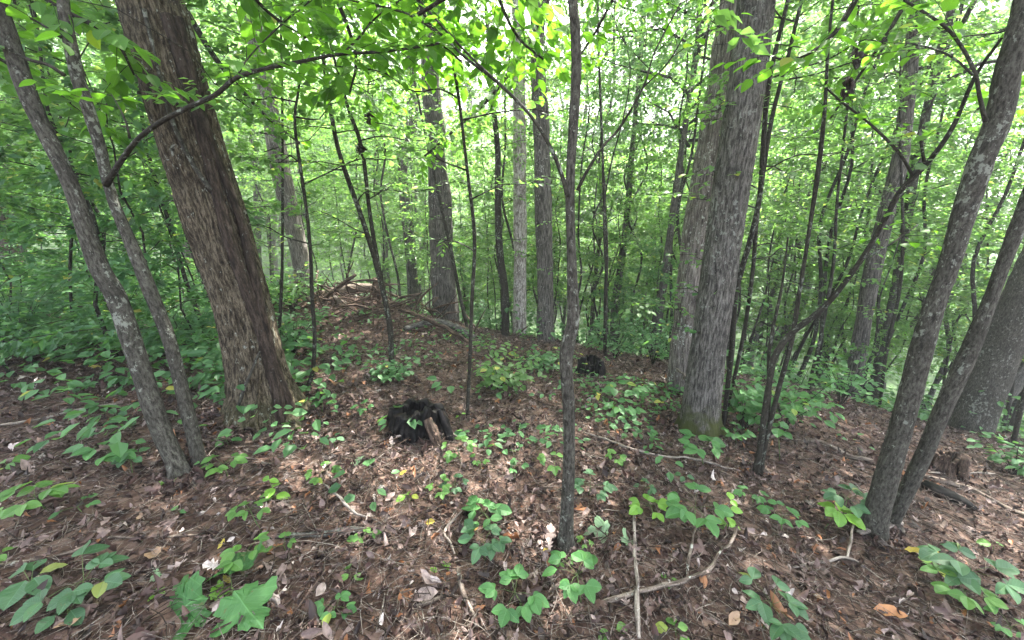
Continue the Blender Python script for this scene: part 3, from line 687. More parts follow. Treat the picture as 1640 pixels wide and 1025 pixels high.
# ------------------------------------------------------------------ branches with leaves one can pick apart
LEAFV = [ovate(.34, 5, .10, .15, .38), ovate(.40, 5, .16, .10, .42, .02), ovate(.30, 6, .08, .25, .40, .01)]
LM = {}
def leaf_variants(matkey, temps=LEAFV):
    if matkey not in LM:
        LM[matkey] = [mesh('leaf', t[0], t[1], {'lf': t[0], 'tint': np.repeat(rng.random((1, 3)), len(t[0]), 0)}, False, [M[matkey]]) for t in temps]
    return LM[matkey]
def frame(p, a, n, s):
    a = Vector(a).normalized(); n = Vector(n); n = (n - a * n.dot(a)).normalized(); x = a.cross(n)
    m = Matrix(((x.x, a.x, n.x, 0), (x.y, a.y, n.y, 0), (x.z, a.z, n.z, 0), (0, 0, 0, 1)))
    return Matrix.Translation(Vector(p)) @ m @ Matrix.Scale(s, 4)
def leafy(parent, base, P, R, matkey, every=.11, twl=(.22, .5), lsz=.085, gap=.055, t0=.15, keep=60, droop=.12, name='branch', add=None):
    lsz *= .86; every *= .8; gap *= .9; keep = int(keep * 1.15)
    """side twigs carrying leaves along a branch; the largest leaves on screen are objects, the rest one part"""
    Q, q = spline(P, R, .03)
    S = np.concatenate([[0], np.cumsum(np.linalg.norm(np.diff(Q, axis=0), axis=1))]); tot = S[-1]
    mt = Multi(); lp, la, ln, ls = [], [], [], []
    s = tot * t0; k = 0
    while s < tot:
        i = min(np.searchsorted(S, s), len(Q) - 2); d = Q[i+1] - Q[i]; d /= np.linalg.norm(d) + 1e-9
        side = np.cross(d, [0, 0, 1.]); side /= np.linalg.norm(side) + 1e-9
        side = side * (1 if k % 2 else -1)
        v = side * random.uniform(.6, 1) + d * random.uniform(.4, .9) + np.array([0, 0, random.uniform(-.12, .28)])
        v /= np.linalg.norm(v); L = random.uniform(*twl) * (1 - .35 * s / tot)
        n = max(2, int(L / gap)); tp = [Q[i]]
        for j in range(n):
            v = v + np.array([0, 0, -droop * .25]) + rng.normal(0, .06, 3); v /= np.linalg.norm(v)
            tp.append(tp[-1] + v * L / n)
        tp = np.array(tp); mt.add(tp, np.linspace(.0022, .0009, len(tp)), 3)
        for j in range(1, len(tp)):
            sd = np.cross(v, [0, 0, 1.]) * (1 if j % 2 else -1)
            a = v * .7 + sd * (.9 if j < len(tp) - 1 else .1) + np.array([0, 0, -.18]) + rng.normal(0, .15, 3)
            lp.append(tp[j]); la.append(a); ln.append([rng.normal(0, .3), rng.normal(-.15, .3), 1]); ls.append(lsz * random.uniform(.65, 1.3))
        s += every * random.uniform(.6, 1.4); k += 1
    b = obj('twigs', mt.build('twigs', M['bark_thin'], base), parent, kind='stuff')
    lp, la, ln, ls = map(np.array, (lp, la, ln, ls)); n = len(lp)
    zd = np.array([project(p) for p in lp]); inside = (zd[:, 0] > -20) & (zd[:, 0] < 1660) & (zd[:, 1] > -20) & (zd[:, 2] > .2)
    order = np.argsort(-(ls / np.maximum(zd[:, 2], .2)) * inside)
    one = [i for i in order[:keep] if inside[i]]; rest = np.setdiff1d(np.arange(n), one)
    var = leaf_variants(matkey)
    for i in one:
        o = obj('leaf', var[i % len(var)], b); o.matrix_local = Matrix.Translation(-Vector(0 * lp[i])) @ frame(lp[i] - base, la[i], ln[i], ls[i])
    if len(rest):
        c = scatter(OV4, lp[rest], la[rest], ln[rest], ls[rest], tints(len(rest)))
        obj('foliage', leaf_mesh('foliage', [c], M[matkey], base), b, kind='stuff')
def arm(key, pts, mat='bark_thin', leaf='leaf_over', **kw):
    T = TREES[key]; P = np.array([at_y(px, py, y) for px, py, w, y in pts]); R = np.array([max(.0015, w * .45 / F * zdepth(p) / math.sqrt(1 + ((px - 820) / F) ** 2)) for (px, py, w, y), p in zip(pts, P)])
    obj('branch', tube('branch', P, R, M[mat], 9, .04, None, None, T['base']), T['root'])
    if kw.get('keep', 1) is not None: leafy(T['root'], T['base'], P, R, leaf, **kw)
yB = TREES['B']['base'][1] + .15; yP = TREES['pole']['base'][1] + .06; yE = TREES['E1']['base'][1]
arm('B', [(170, 295, 17, yB), (182, 276, 13, yB - .06), (198, 252, 12, yB - .1), (222, 222, 11, yB - .15), (255, 197, 11, yB - .18), (300, 173, 10, yB - .2), (345, 152, 10, yB - .2), (378, 125, 9, yB - .2), (425, 110, 8, yB - .15),
          (480, 99, 7, yB - .1), (545, 87, 6, yB), (620, 82, 5, yB + .1), (700, 70, 4, yB + .2), (760, 55, 3, yB + .4)], t0=.42, lsz=.10, every=.07, keep=90)
arm('B', [(548, 87, 4, yB), (575, 60, 4, yB + .05), (600, 30, 3, yB + .1), (640, 0, 3, yB + .15), (690, -50, 2, yB + .25)], t0=.1, lsz=.10, keep=30)
arm('B', [(378, 125, 4, yB - .2), (400, 90, 3, yB - .1), (450, 40, 3, yB), (500, 0, 2, yB + .1)], t0=.2, lsz=.095, keep=30)
arm('B', [(208, 222, 6, yB - .14), (203, 200, 5, yB - .14), (194, 178, 4, yB - .1), (178, 150, 2, yB)], t0=.5, lsz=.09, keep=10)
arm('B', [(103, 120, 10, yB), (75, 103, 9, yB), (42, 94, 9, yB), (0, 70, 8, yB + .1), (-60, 30, 7, yB + .2)], t0=.3, lsz=.10, keep=30)
arm('B', [(98, 60, 7, yB), (60, 35, 6, yB), (12, 12, 6, yB), (-40, -30, 5, yB)], t0=.2, lsz=.10, keep=25)
arm('pole', [(909, 315, 10, yP), (903, 290, 8, yP + .02), (885, 243, 7, yP + .05), (852, 188, 6, yP + .1), (797, 132, 6, yP + .2), (745, 92, 5, yP + .3), (700, 50, 4, yP + .4), (640, 18, 4, yP + .5), (560, 0, 3, yP + .6), (470, -30, 2, yP + .7)], t0=.42, lsz=.085, every=.08, keep=70)
arm('pole', [(797, 132, 5, yP + .2), (755, 92, 4, yP + .25), (715, 50, 4, yP + .3), (672, 0, 3, yP + .35), (640, -40, 2, yP + .35)], t0=.3, lsz=.085, keep=30)
arm('pole', [(925, 305, 7, yP), (938, 278, 6, yP), (965, 235, 5, yP + .05), (992, 205, 5, yP + .1), (1030, 140, 4, yP + .1), (1050, 80, 3, yP + .2), (1090, 5, 3, yP + .3)], t0=.6, lsz=.06, every=.12, keep=30)
arm('pole', [(1030, 140, 3, yP + .1), (1070, 100, 3, yP + .15), (1105, 40, 2, yP + .2)], t0=.2, lsz=.055, every=.1, keep=20)
arm('E1', [(1578, 195, 11, yE), (1568, 150, 9, yE), (1562, 118, 9, yE), (1540, 75, 8, yE + .1), (1510, 40, 7, yE + .15), (1448, 0, 6, yE + .3)], t0=.5, lsz=.09, keep=20)
arm('E1', [(1558, 120, 6, yE), (1530, 95, 5, yE + .1), (1500, 80, 5, yE + .3), (1460, 70, 4, yE + .5)], t0=.4, lsz=.08, keep=20)
for bb in (b1, b2, b3):
    leafy(cl, cb, bb[0], bb[1], 'leaf_over', every=.10, lsz=.075, keep=30, t0=.25, twl=(.15, .4))
leafy(cl, cb, bow[0][5:15], bow[1][5:15], 'leaf_mid', every=.22, lsz=.07, keep=20, t0=.1, twl=(.1, .3))

# boughs reaching in from trees above and beside the frame
def bough(label, pts, leaf='leaf_over', **kw):
    P = np.array([at_y(px, py, y) for px, py, w, y in pts]); R = np.array([max(.0015, w * .5 / F * zdepth(p)) for (px, py, w, y), p in zip(pts, P)])
    base = P[0]; t = thing('overhanging_bough', label, 'branch', base, 'leafy boughs hanging into the top of the view')
    obj('branch', tube('branch', P, R, M['bark_thin'], 7, .05, None, None, base), t)
    leafy(t, base, P, R, leaf, **kw)
bough('bright green bough hanging across the top left corner over the leaning pair', [(-160, -160, 14, 2.5), (-20, -60, 10, 2.5), (90, 10, 8, 2.5), (180, 60, 6, 2.6), (215, 120, 3, 2.7)], lsz=.115, every=.07, twl=(.3, .65), keep=60, t0=.1)
bough('drooping bough between the outer leaning stem and the left edge', [(-200, -40, 10, 2.9), (-60, 60, 8, 2.9), (60, 130, 6, 3.0), (150, 190, 4, 3.1)], lsz=.115, every=.08, twl=(.3, .6), keep=50, t0=.2)
bough('bough crossing the very top of the big furrowed trunk', [(330, -120, 10, 2.2), (380, -40, 7, 2.2), (430, 20, 5, 2.3), (490, 60, 3, 2.4)], lsz=.10, every=.07, twl=(.25, .5), keep=40, t0=.1)
bough('dense bright bough overhead left of the slim centre tree', [(760, -190, 12, 2.3), (775, -90, 8, 2.4), (800, 0, 6, 2.5), (830, 60, 4, 2.6), (870, 95, 3, 2.7)], lsz=.10, every=.05, twl=(.35, .7), keep=70, t0=.1)
bough('bough of large leaves filling the top between the long arched branch and the whitish trunk', [(600, -200, 12, 2.7), (640, -90, 9, 2.7), (670, 0, 7, 2.8), (700, 60, 5, 2.9), (740, 100, 3, 3.0)], lsz=.11, every=.05, twl=(.35, .75), keep=70, t0=.1)
bough('bough above the arched branch, near the top middle left', [(480, -200, 12, 3.0), (500, -90, 9, 3.0), (540, 0, 7, 3.1), (570, 90, 5, 3.2), (560, 150, 3, 3.3)], lsz=.11, every=.06, twl=(.35, .7), keep=50, t0=.1)
bough('bough with sharp leaves in front of the top of the mossy trunk', [(1420, -140, 12, 2.6), (1380, -20, 9, 2.6), (1330, 60, 7, 2.6), (1270, 95, 4, 2.55), (1215, 85, 2, 2.5)], lsz=.10, every=.07, twl=(.2, .45), keep=50, t0=.25)
bough('bough with loose foliage high in the upper right glare', [(1500, -180, 12, 3.2), (1480, -60, 9, 3.2), (1430, 40, 6, 3.2), (1370, 130, 4, 3.2), (1330, 190, 3, 3.2)], lsz=.09, every=.09, twl=(.25, .55), keep=40, t0=.2)
bough('bough reaching in over the far right edge', [(1800, -100, 12, 2.8), (1720, 20, 9, 2.9), (1640, 110, 6, 3.0), (1560, 180, 3, 3.2)], lsz=.09, every=.09, twl=(.25, .6), keep=30, t0=.2)
bough('thin bough reaching in at the top just right of the slim centre tree', [(1010, -160, 8, 2.9), (1000, -50, 6, 3.0), (960, 40, 4, 3.1), (925, 95, 3, 3.2)], lsz=.08, every=.09, twl=(.25, .5), keep=30, t0=.2)
bough('layered bough hanging beside the shaggy burled trunk', [(900, -60, 12, 4.6), (850, 60, 8, 4.6), (790, 150, 6, 4.6), (720, 215, 4, 4.6), (680, 250, 3, 4.6)], lsz=.11, every=.09, twl=(.35, .75), keep=30, t0=.2)
bough('layered bough with leaves in front of the pale leaning trunk', [(300, 20, 10, 4.4), (350, 100, 8, 4.4), (420, 180, 5, 4.4), (480, 230, 3, 4.4)], lsz=.11, every=.09, twl=(.3, .7), keep=30, t0=.3)

DEADHANG = [mesh('leaf', t[0], t[1], {'lf': t[0], 'tint': np.repeat(np.array([[.12 + .1 * i, .2, .5]]), len(t[0]), 0)}, True, [M['litter']]) for i, t in enumerate(dead[:3])]
# side branches on the saplings and low shoots on the mid trunks
def side_sprays(key, n, lo, hi, L0, L1, keep, lsz, leaf, every=.12):
    T = TREES[key]; P, R = T['P'], T['R']; zr = P[:, 2]
    for i in range(n):
        f = (i + random.random()) / n; z = lo + (hi - lo) * f
        if z > zr.max() or z < zr.min(): continue
        p = np.array([np.interp(z, zr, P[:, c]) for c in range(3)]); az = (0 if i % 2 else math.pi) + random.uniform(-.9, .9); L = random.uniform(L0, L1)
        d = np.array([math.cos(az), math.sin(az), 0]); t = np.linspace(0, 1, 6)[:, None]
        Q = p + d * L * t + np.array([0, 0, 1]) * (L * t * random.uniform(.0, .5) * (1 - .6 * t)) + rng.normal(0, .03 * L, (6, 3)) * (t > 0)
        Rr = np.linspace(.007, .0016, 6)
        obj('branch', tube('branch', Q, Rr, M['bark_thin'], 6, .1, None, None, T['base']), T['root'])
        leafy(T['root'], T['base'], Q, Rr, leaf, every=every, twl=(.15, .42), lsz=lsz, gap=.05, t0=.12, keep=keep, droop=.08)
for k in ('T1', 'T2', 'T3', 'T4', 'T5', 'T6', 'T7', 'T8', 'T9', 'T10', 'T11', 'T13'):
    side_sprays(k, 8, TREES[k]['base'][2] + 1.5, 3.6, .6, 1.3, 5, .075, 'leaf_mid')
for k in ('M1', 'M2', 'M3', 'M4', 'M6', 'M7', 'M8', 'M9', 'R2'):
    side_sprays(k, 6, .2, 4.2, .6, 1.3, 4, .08, 'leaf_mid', .1)
side_sprays('R1', 3, .3, 1.0, .25, .45, 10, .06, 'leaf_low', .08)

for lb, px, py, y, n in (('dark clump of dead leaves caught on the right stem of the sapling pair', 590, 182, TREES['T3']['base'][1], 9), ('dark clump of dead leaves lower on the right stem of the sapling pair', 576, 234, TREES['T3']['base'][1], 8),
                     ('dark clump of dead leaves hanging in the boughs at upper right', 1372, 86, 3.0, 10), ('elongated dark clump of dead leaves below the other at upper right', 1360, 132, 3.1, 10)):
    c = at_y(px, py, y); t = thing('dead_leaf_cluster', lb, 'dead leaves', c); st = Multi(); st.add(np.array([[.02, 0, .16], [0, 0, .05], [0, 0, -.03]]), [.002, .002, .001], 4); obj('twig', st.build('twig', M['bark_thin']), t)
    for k in range(n):
        o = obj('leaf', DEADHANG[k % 3], t)
        a = random.random() * 6.28; o.matrix_local = frame((random.gauss(0, .012), random.gauss(0, .012), random.uniform(-.05, .06)), (math.cos(a) * .5, math.sin(a) * .5, -1), (math.cos(a + 1.2), math.sin(a + 1.2), .3), random.uniform(.05, .08))

# vines on the big trunk
def along(key, t, ang, off):
    """point on the trunk surface: t metres above the base"""
    T = TREES[key]; P, R = T['P'], T['R']; S = np.concatenate([[0], np.cumsum(np.linalg.norm(np.diff(P, axis=0), axis=1))])
    c = np.array([np.interp(t, S, P[:, k]) for k in range(3)]); r = np.interp(t, S, R)
    c2 = np.array([np.interp(t + .1, S, P[:, k]) for k in range(3)]); d = c2 - c; d /= np.linalg.norm(d) + 1e-9
    x = np.array([1., 0, 0]); x -= d * (x @ d); x /= np.linalg.norm(x); y = np.cross(d, x)
    return c + (x * math.cos(ang) + y * math.sin(ang)) * (r + off)
bt = TREES['big']; fr = -math.pi / 2          # facing the camera
def vine(key, spec, r0, r1, mat, name='vine'):
    T = TREES[key]; P = np.array([along(key, *s) for s in spec]); R = np.linspace(r0, r1, len(P))
    obj(name, tube(name, P, R, M[mat], 10, .03, furrow(.004, 50, 10, .004), None, T['base']), T['root'])
vine('big', [(t, fr + .95 + .12 * math.sin(t * 3), .012) for t in np.linspace(.15, 3.1, 16)], .045, .04, 'bark_dark')
vine('big', [(t, fr + 1.2 + .1 * math.sin(t * 4 + 1), .03) for t in np.linspace(.1, 3.1, 16)], .035, .03, 'bark_dark')
vine('big', [(1.95, fr + .75, .03), (2.1, fr + .55, .03), (2.3, fr + .4, .035), (2.55, fr + .33, .03), (2.8, fr + .38, .03), (3.1, fr + .42, .03)], .012, .009, 'bark_smooth')
vine('big', [(.05, fr - .35, .03), (.25, fr - .15, .02), (.45, fr + .15, .02), (.62, fr + .5, .02), (.75, fr + .8, .03)], .010, .007, 'bark_smooth')
vine('big', [(.02, fr + .5, .05), (.2, fr + .42, .035), (.4, fr + .5, .025), (.6, fr + .7, .03)], .011, .007, 'bark_rough')

# ------------------------------------------------------------------ forest beyond the crest
bands = [(-9999, -60, 'beyond the left edge'), (-60, 180, 'left of the twin stems'), (180, 420, 'behind the big trunk'), (420, 640, 'behind the brush pile'),
         (640, 820, 'around the burled trunk'), (820, 930, 'behind the slim tree'), (930, 1080, 'right of the slim tree'),
         (1080, 1230, 'behind the mossy trunk'), (1230, 1420, 'beyond the bowed stem'), (1420, 1700, 'beyond the leaning pair'), (1700, 99999, 'beyond the right edge')]
kindword = {'sapling': ('leafy sapling', 'sapling'), 'stem': ('slender young tree', 'tree'), 'pole': ('bare thin pole sapling', 'sapling'), 'understory': ('bushy tree', 'tree'), 'tall': ('tall tree', 'tree'), 'shrub': ('leafy shrub', 'shrub')}
def depthword(d): return 'on the crest' if d < 10 else 'below the crest' if d < 16 else 'down the slope' if d < 30 else 'across the hollow'
spots = []; FOREST = []
def try_spot(rmin, rmax, amax, sep, n, kinds, avoid=None):
    c = 0; g = 0
    while c < n and g < n * 60:
        g += 1
        r = math.sqrt(random.uniform(rmin ** 2, rmax ** 2)); a = math.radians(random.uniform(-amax, amax)); x, y = r * math.sin(a), r * math.cos(a)
        if any((x - p[0]) ** 2 + (y - p[1]) ** 2 < (sep * (.4 + .05 * r)) ** 2 for p in spots): continue
        if avoid and avoid(x, y): continue
        spots.append((x, y)); k = random.choices(*kinds)[0]
        px, py, zd = project(np.array([x, y, float(H(x, y)) + 2.0]))
        b = next(q[2] for q in bands if q[0] <= px < q[1]); kw_ = kindword[k]; dw = depthword(r)
        t = place_tree('stem' if k == 'pole' else k, random.randrange(4), x, y, random.uniform(.75, 1.25), random.random() * 6.28, '', kw_[1], None, tilt=(random.gauss(0, .04), random.gauss(0, .04)), parts=(0,) if k == 'pole' else (0, 1, 2), name='bare_sapling' if k == 'pole' else None)
        FOREST.append((kw_[0], dw, b, r, px, t)); c += 1
def label_forest():
    from collections import defaultdict
    G = defaultdict(list)
    for f in FOREST: G[f[:3]].append(f)
    ords = ['leftmost', 'second from left', 'third from left', 'fourth from left', 'fifth from left', 'sixth from left', 'seventh from left', 'eighth from left', 'ninth from left']
    for (kw_, dw, b), L in G.items():
        L.sort(key=lambda f: f[4])
        for i, f in enumerate(L):
            base = f'{kw_} {dw}, {b}'
            if len(L) == 1: f[5]['label'] = base; continue
            f[5]['group'] = f'{kw_}s {dw}, {b}'
            if f[3] < 30 and len(L) <= 9:
                f[5]['label'] = f'{"rightmost" if i == len(L) - 1 else ords[i]} {base}'
            else: f[5]['label'] = base
def av_near(x, y): return y < 9.0 - .3 * x or y < 5.5 or (-.62 * y < x < -.36 * y and y < 12)
try_spot(5.2, 8.5, 58, .9, 9, (['sapling', 'shrub'], [5, 1]), lambda x, y: x > -.72 * y - .3 or y < 3.2 or (x > 0 and y < 4.5))
try_spot(5.0, 13, 58, .8, 14, (['sapling', 'shrub'], [1, 4]), lambda x, y: x > -.72 * y - .3 or y < 3.6 or x < -12)
try_spot(7.5, 14, 57, .8, 42, (['sapling', 'stem', 'shrub'], [3, 4, 1]), av_near)
try_spot(11, 22, 57, 1.3, 58, (['sapling', 'stem', 'understory'], [2, 5, 3]), av_near)
try_spot(18, 40, 56, 1.7, 100, (['stem', 'understory', 'tall'], [3, 4, 4]))
try_spot(38, 75, 55, 2.2, 60, (['understory', 'tall'], [1, 3]))
try_spot(8, 20, 56, .5, 55, (['pole'], [1]), lambda x, y: x < .15 * y or av_near(x, y))
try_spot(14, 34, 56, 1.3, 26, (['understory', 'tall'], [2, 3]), lambda x, y: x < .25 * y)
label_forest()

# far wooded slope, one mass of foliage clumps
n = 100000
r = 46 + 75 * rng.random(n) ** .8; a = np.radians(rng.uniform(-62, 62, n)); x, y = r * np.sin(a), r * np.cos(a)
tc = rng.integers(0, 900, n); tx = rng.uniform(-62, 62, 900); tr = 46 + 75 * rng.random(900)
cx, cyy = tr * np.sin(np.radians(tx)), tr * np.cos(np.radians(tx)); hgt = rng.uniform(11, 22, 900); rad = rng.uniform(2.5, 5, 900)
u = rng.normal(0, 1, (n, 3)); u /= np.linalg.norm(u, axis=1)[:, None]; u *= (rng.random(n) ** .3)[:, None]
px_ = np.stack([cx[tc] + u[:, 0] * rad[tc], cyy[tc] + u[:, 1] * rad[tc], H(cx[tc], cyy[tc]) + hgt[tc] * (.58 + .42 * u[:, 2])], -1)
ax, nr = rand_dirs(n, .6)
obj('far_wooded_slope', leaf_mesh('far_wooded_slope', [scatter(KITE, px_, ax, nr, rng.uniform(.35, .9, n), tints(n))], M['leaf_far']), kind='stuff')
#EOF2

# ------------------------------------------------------------------ stumps, logs, brush pile, sticks
def stump(name, label, px, py, wpx, hpx, mat, jag=.5, hollow=.72, lean=(0, 0), yd=None, slabs=(), seed=0):
    g = on_ground(px, py); zd = zdepth(g); r = wpx / F * zd * .5; h = hpx / F * zd
    t = thing(name, label, 'stump', g)
    n, m = 160, 30; th = np.arange(n) / n * 2 * math.pi
    top = h * (1 - jag * (.5 + .5 * fbm(np.stack([np.cos(th) * 1.6 + seed, np.sin(th) * 1.6, th * 0 + seed], -1), 3)) - jag * .35 * np.abs(fbm(np.stack([np.cos(th) * 3, np.sin(th) * 3, th * 0 + seed], -1), 2)) - h * .12 * (np.sin(th * 9 + 2 * np.sin(th * 2 + seed)) > .35))
    top[-1] = (top[0] + top[-2]) / 2; top = np.maximum(top, h * .15)
    prof = np.concatenate([np.linspace(0, 1, m - 9), np.linspace(1, .62, 9)]); V = []; bk = []
    for i, s in enumerate(prof):
        inner = i >= m - 9
        fl = 1 + .38 * np.exp(-s * 4.5) * (.5 + .5 * np.cos(5 * th + seed)) if not inner else 1
        rr = r * (.82 * fl) * (1 - .12 * s) * (hollow if inner else 1)
        q = np.stack([np.cos(th) * 4, np.sin(th) * 4, th * 0 + s * h * 6 + seed], -1)
        rr = rr * (1 + .13 * fbm(q, 3)) + r * .16 * (.6 - np.abs(fbm(np.stack([np.cos(th) * 3.4, np.sin(th) * 3.4, th * 0 + s * .5], -1), 2)))
        V.append(np.stack([np.cos(th) * rr + lean[0] * s * h, np.sin(th) * rr * .9 + lean[1] * s * h, top * s - (.08 if i == 0 else 0)], -1))
        bk.append(np.stack([np.cos(th) * r, np.sin(th) * r, th * 0 + s * h], -1))
    V.append(np.array([[0, 0, h * .3]])); bk.append(np.array([[0, 0, 0.]]))
    V = np.concatenate(V); bk = np.concatenate(bk)
    i = np.arange(m - 1)[:, None] * n; j = np.arange(n)[None]; j2 = (j + 1) % n
    q = np.stack([i + j, i + j2, i + n + j2, i + n + j], -1).reshape(-1, 4); e = (m - 1) * n; jj = np.arange(n)
    tr = np.stack([e + jj, e + (jj + 1) % n, np.full(n, m * n)], -1)
    obj('shell', mesh('stump_shell', V, [q, tr], {'bark': bk}, True, [M[mat]]), t)
    for (ax_, ay, az, bx, by, bz, w0, mt) in slabs:
        a = np.array([ax_ * r, ay * r, az * h]); b = np.array([bx * r, by * r, bz * h]); P = np.array([a, a * .6 + b * .4 + [0, 0, .01], b])
        V2, q2, t2, b2_ = tube_arrays(P, [w0 * r * .8, w0 * r * 1.1, w0 * r * .7], 14, .012, furrow(.010, 45, 6, .014))
        obj('splinter', mesh('splinter', V2, [q2, t2], {'bark': b2_}, True, [M[mt]]), t)
    return t, g, r, h
stump('charred_stump', 'low hollow charred black stump with a jagged top, in the middle foreground', 668, 690, 104, 58, 'char', .40, .62, (.05, 0), seed=2,
      slabs=[(.80, -.30, .80, 1.15, -.6, .0, .10, 'char'), (.5, -.66, .7, .85, -.95, .03, .12, 'rot_wood')])
stump('charred_stump', 'small charred black stump with broken rim, farther off right of the slim centre tree', 944, 600, 44, 36, 'char', .45, .7, seed=5,
      slabs=[(.6, -.7, .8, .8, -.95, .0, .2, 'char'), (-.6, -.6, .95, -.85, -.7, .05, .22, 'char')])
stump('rotten_stump', 'short rotten brown stump at the foot of the broad brown trunk at right', 1506, 756, 44, 42, 'rot_wood', .35, .7, seed=8,
      slabs=[(.3, -.8, .9, .5, -1.0, .05, .2, 'rot_wood')])
def log(name, label, cat, pts, mat, lifts=None, sides=14, grp=None, disp=.006, step=.04, part='wood', parent=None, base=None, ground=True, r_in=True):
    """(px, py, width px) laid on the terrain"""
    P, R = [], []
    for k, (px, py, wd) in enumerate(pts):
        g = on_ground(px, py); r = wd * .5 / F * zdepth(g)
        g = g + [0, 0, r * .55 + .012 + (lifts[k] if lifts else 0)]
        P.append(g); R.append(r * .66)
    P, R = spline(P, R, .07); w_ = np.minimum(1, np.minimum(np.arange(len(P)), np.arange(len(P))[::-1]) / 2)
    P = P + fbm(np.stack([P[:, 0] * 7, P[:, 1] * 7, P[:, 2] * 7], -1)[:, None] + np.array([[0, 0, 0], [9, 3, 1], [4, 8, 2]]) * 5.1, 2) * (w_ * np.minimum(.022, R * 1.7))[:, None]
    if base is None: base = P[0]
    V, q, t, b = tube_arrays(P, R, sides, step, furrow(disp, 50, 6, disp * .6))
    me = mesh(part, V - base, [q, t], {'bark': b + rng.random() * 9}, True, [M[mat]])
    if parent is not None: return obj(part, me, parent), P, R
    o = obj(name, me); o.location = tuple(base); tag(o, label, cat, grp)
    return o, P, R
log('fallen_branch', 'long weathered grey branch lying across the right slope behind the leaning pair', 'fallen branch',
    [(1252, 706, 5), (1290, 708, 8), (1330, 720, 9), (1390, 742, 10), (1440, 755, 10), (1500, 772, 11), (1560, 790, 12), (1610, 815, 13), (1665, 842, 14)], 'dead_wood')
log('fallen_branch', 'pale thin branch running from the ground right of the slim tree to the bowed stems', 'fallen branch',
    [(925, 692, 3), (960, 706, 4), (1000, 722, 5), (1060, 737, 5), (1110, 742, 5), (1150, 752, 5), (1190, 758, 5)], 'pale_wood', [0, .02, .03, .02, .02, .02, 0], 8)
log('fallen_branch', 'pale straight stick pointing at the viewer, bottom centre', 'stick', [(1014, 840, 5), (1014, 880, 6), (1017, 930, 7), (1019, 980, 8), (1022, 1035, 9)], 'pale_wood', [.05, .04, .04, .04, .03], 10)
fb, P_, R_ = log('fallen_branch', 'forked grey branch crossing under the straight pale stick', 'fallen branch',
    [(958, 972, 9), (1005, 962, 9), (1060, 950, 8), (1100, 940, 8), (1130, 930, 7), (1150, 905, 6), (1172, 882, 5), (1176, 862, 4)], 'dead_wood', [0, .01, .03, .04, .04, .05, .05, .08], 10)
log('fallen_branch', 'upright forked grey twig standing beside the forked branch near the bottom', 'stick', [(1098, 938, 5), (1102, 900, 5), (1106, 878, 4), (1122, 850, 3)], 'dead_wood', [.01, .04, .07, .10], 8)
log('fallen_branch', 'mossy thick piece of branch lying level left of the bottom centre', 'fallen branch', [(425, 866, 6), (470, 861, 10), (520, 857, 12), (570, 858, 13), (606, 866, 10)], 'bark_mossy', None, 12)
log('fallen_branch', 'thin pale arched twig crossing above the mossy branch piece', 'stick', [(518, 782, 3), (545, 808, 5), (562, 832, 5), (575, 842, 4), (600, 845, 3), (632, 860, 3)], 'pale_wood', [.02, .05, .07, .06, .04, .01], 8)
log('fallen_branch', 'brown stick with bark standing off the litter near the bottom, left of middle', 'stick', [(735, 925, 8), (745, 960, 9), (755, 985, 9), (765, 1010, 8)], 'dead_wood', [.03, .03, .02, .01], 10)
log('fallen_branch', 'short brown stick slanting to the left of the barked bottom stick', 'stick', [(655, 980, 7), (690, 968, 7), (722, 952, 5)], 'dead_wood', None, 10)
log('fallen_branch', 'thin white twig kinked like a bent elbow below the charred stump', 'stick', [(742, 832, 3), (722, 850, 4), (712, 865, 4), (722, 880, 4), (728, 893, 3)], 'pale_wood', [.06, .04, .03, .03, .01], 8)
log('fallen_branch', 'slender pale stick leaning against the right foot of the charred stump', 'stick', [(686, 684, 4), (705, 693, 4), (732, 704, 5)], 'pale_wood', [.07, .05, .01], 8)
log('fallen_branch', 'long pale stick lying on the left slope left of the twin stems', 'stick', [(-10, 690, 4), (60, 682, 4), (120, 670, 4), (190, 655, 3)], 'pale_wood', [.02, .04, .05, .03], 8)
log('fallen_branch', 'grey stick lying nearly level across the lower left litter', 'stick', [(-10, 912, 7), (60, 902, 7), (120, 888, 6), (170, 868, 5), (235, 864, 4), (318, 860, 3)], 'dead_wood', None, 8)
log('fallen_branch', 'dark half buried branch in the lower left corner', 'stick', [(20, 1022, 10), (48, 1000, 11), (75, 985, 10)], 'rot_wood', None, 10)
log('fallen_branch', 'forked greenish twig in front of the board at the foot of the right leaning trunk', 'stick', [(1268, 915, 4), (1300, 910, 5), (1350, 905, 5), (1380, 917, 4), (1412, 935, 3)], 'pale_wood', [.01, .02, .04, .03, .01], 8)
log('fallen_branch', 'short pale twig rising from the forked greenish twig', 'stick', [(1352, 906, 4), (1358, 884, 4), (1363, 855, 3)], 'pale_wood', [.04, .06, .12], 8)
log('weathered_board', 'short splintered yellow brown chunk of wood at the foot of the smooth leaning trunk', 'wood chunk', [(1372, 862, 10), (1402, 858, 12), (1440, 848, 10)], 'pale_wood', [.02, .03, .03], 8)
log('fallen_branch', 'pale thin stick beside the rotten stump at right', 'stick', [(1485, 762, 3), (1540, 764, 4), (1592, 764, 4)], 'pale_wood', [.02, .02, .02], 8)
log('rotten_log', 'dark crumbling piece of log on the litter behind the leaning pair at right', 'log', [(1478, 782, 20), (1500, 795, 32), (1530, 808, 26), (1560, 820, 12)], 'char', None, 18, None, .014)
log('fallen_branch', 'pale twig on the litter right of the forked bottom branch', 'stick', [(1282, 762, 3), (1250, 775, 3), (1225, 752, 3)], 'pale_wood', None, 8)
log('fallen_branch', 'grey stick leaning over the dark one in the middle right litter', 'stick', [(1065, 760, 3), (1090, 785, 4), (1115, 805, 3)], 'dead_wood', [.04, .03, .0], 8)
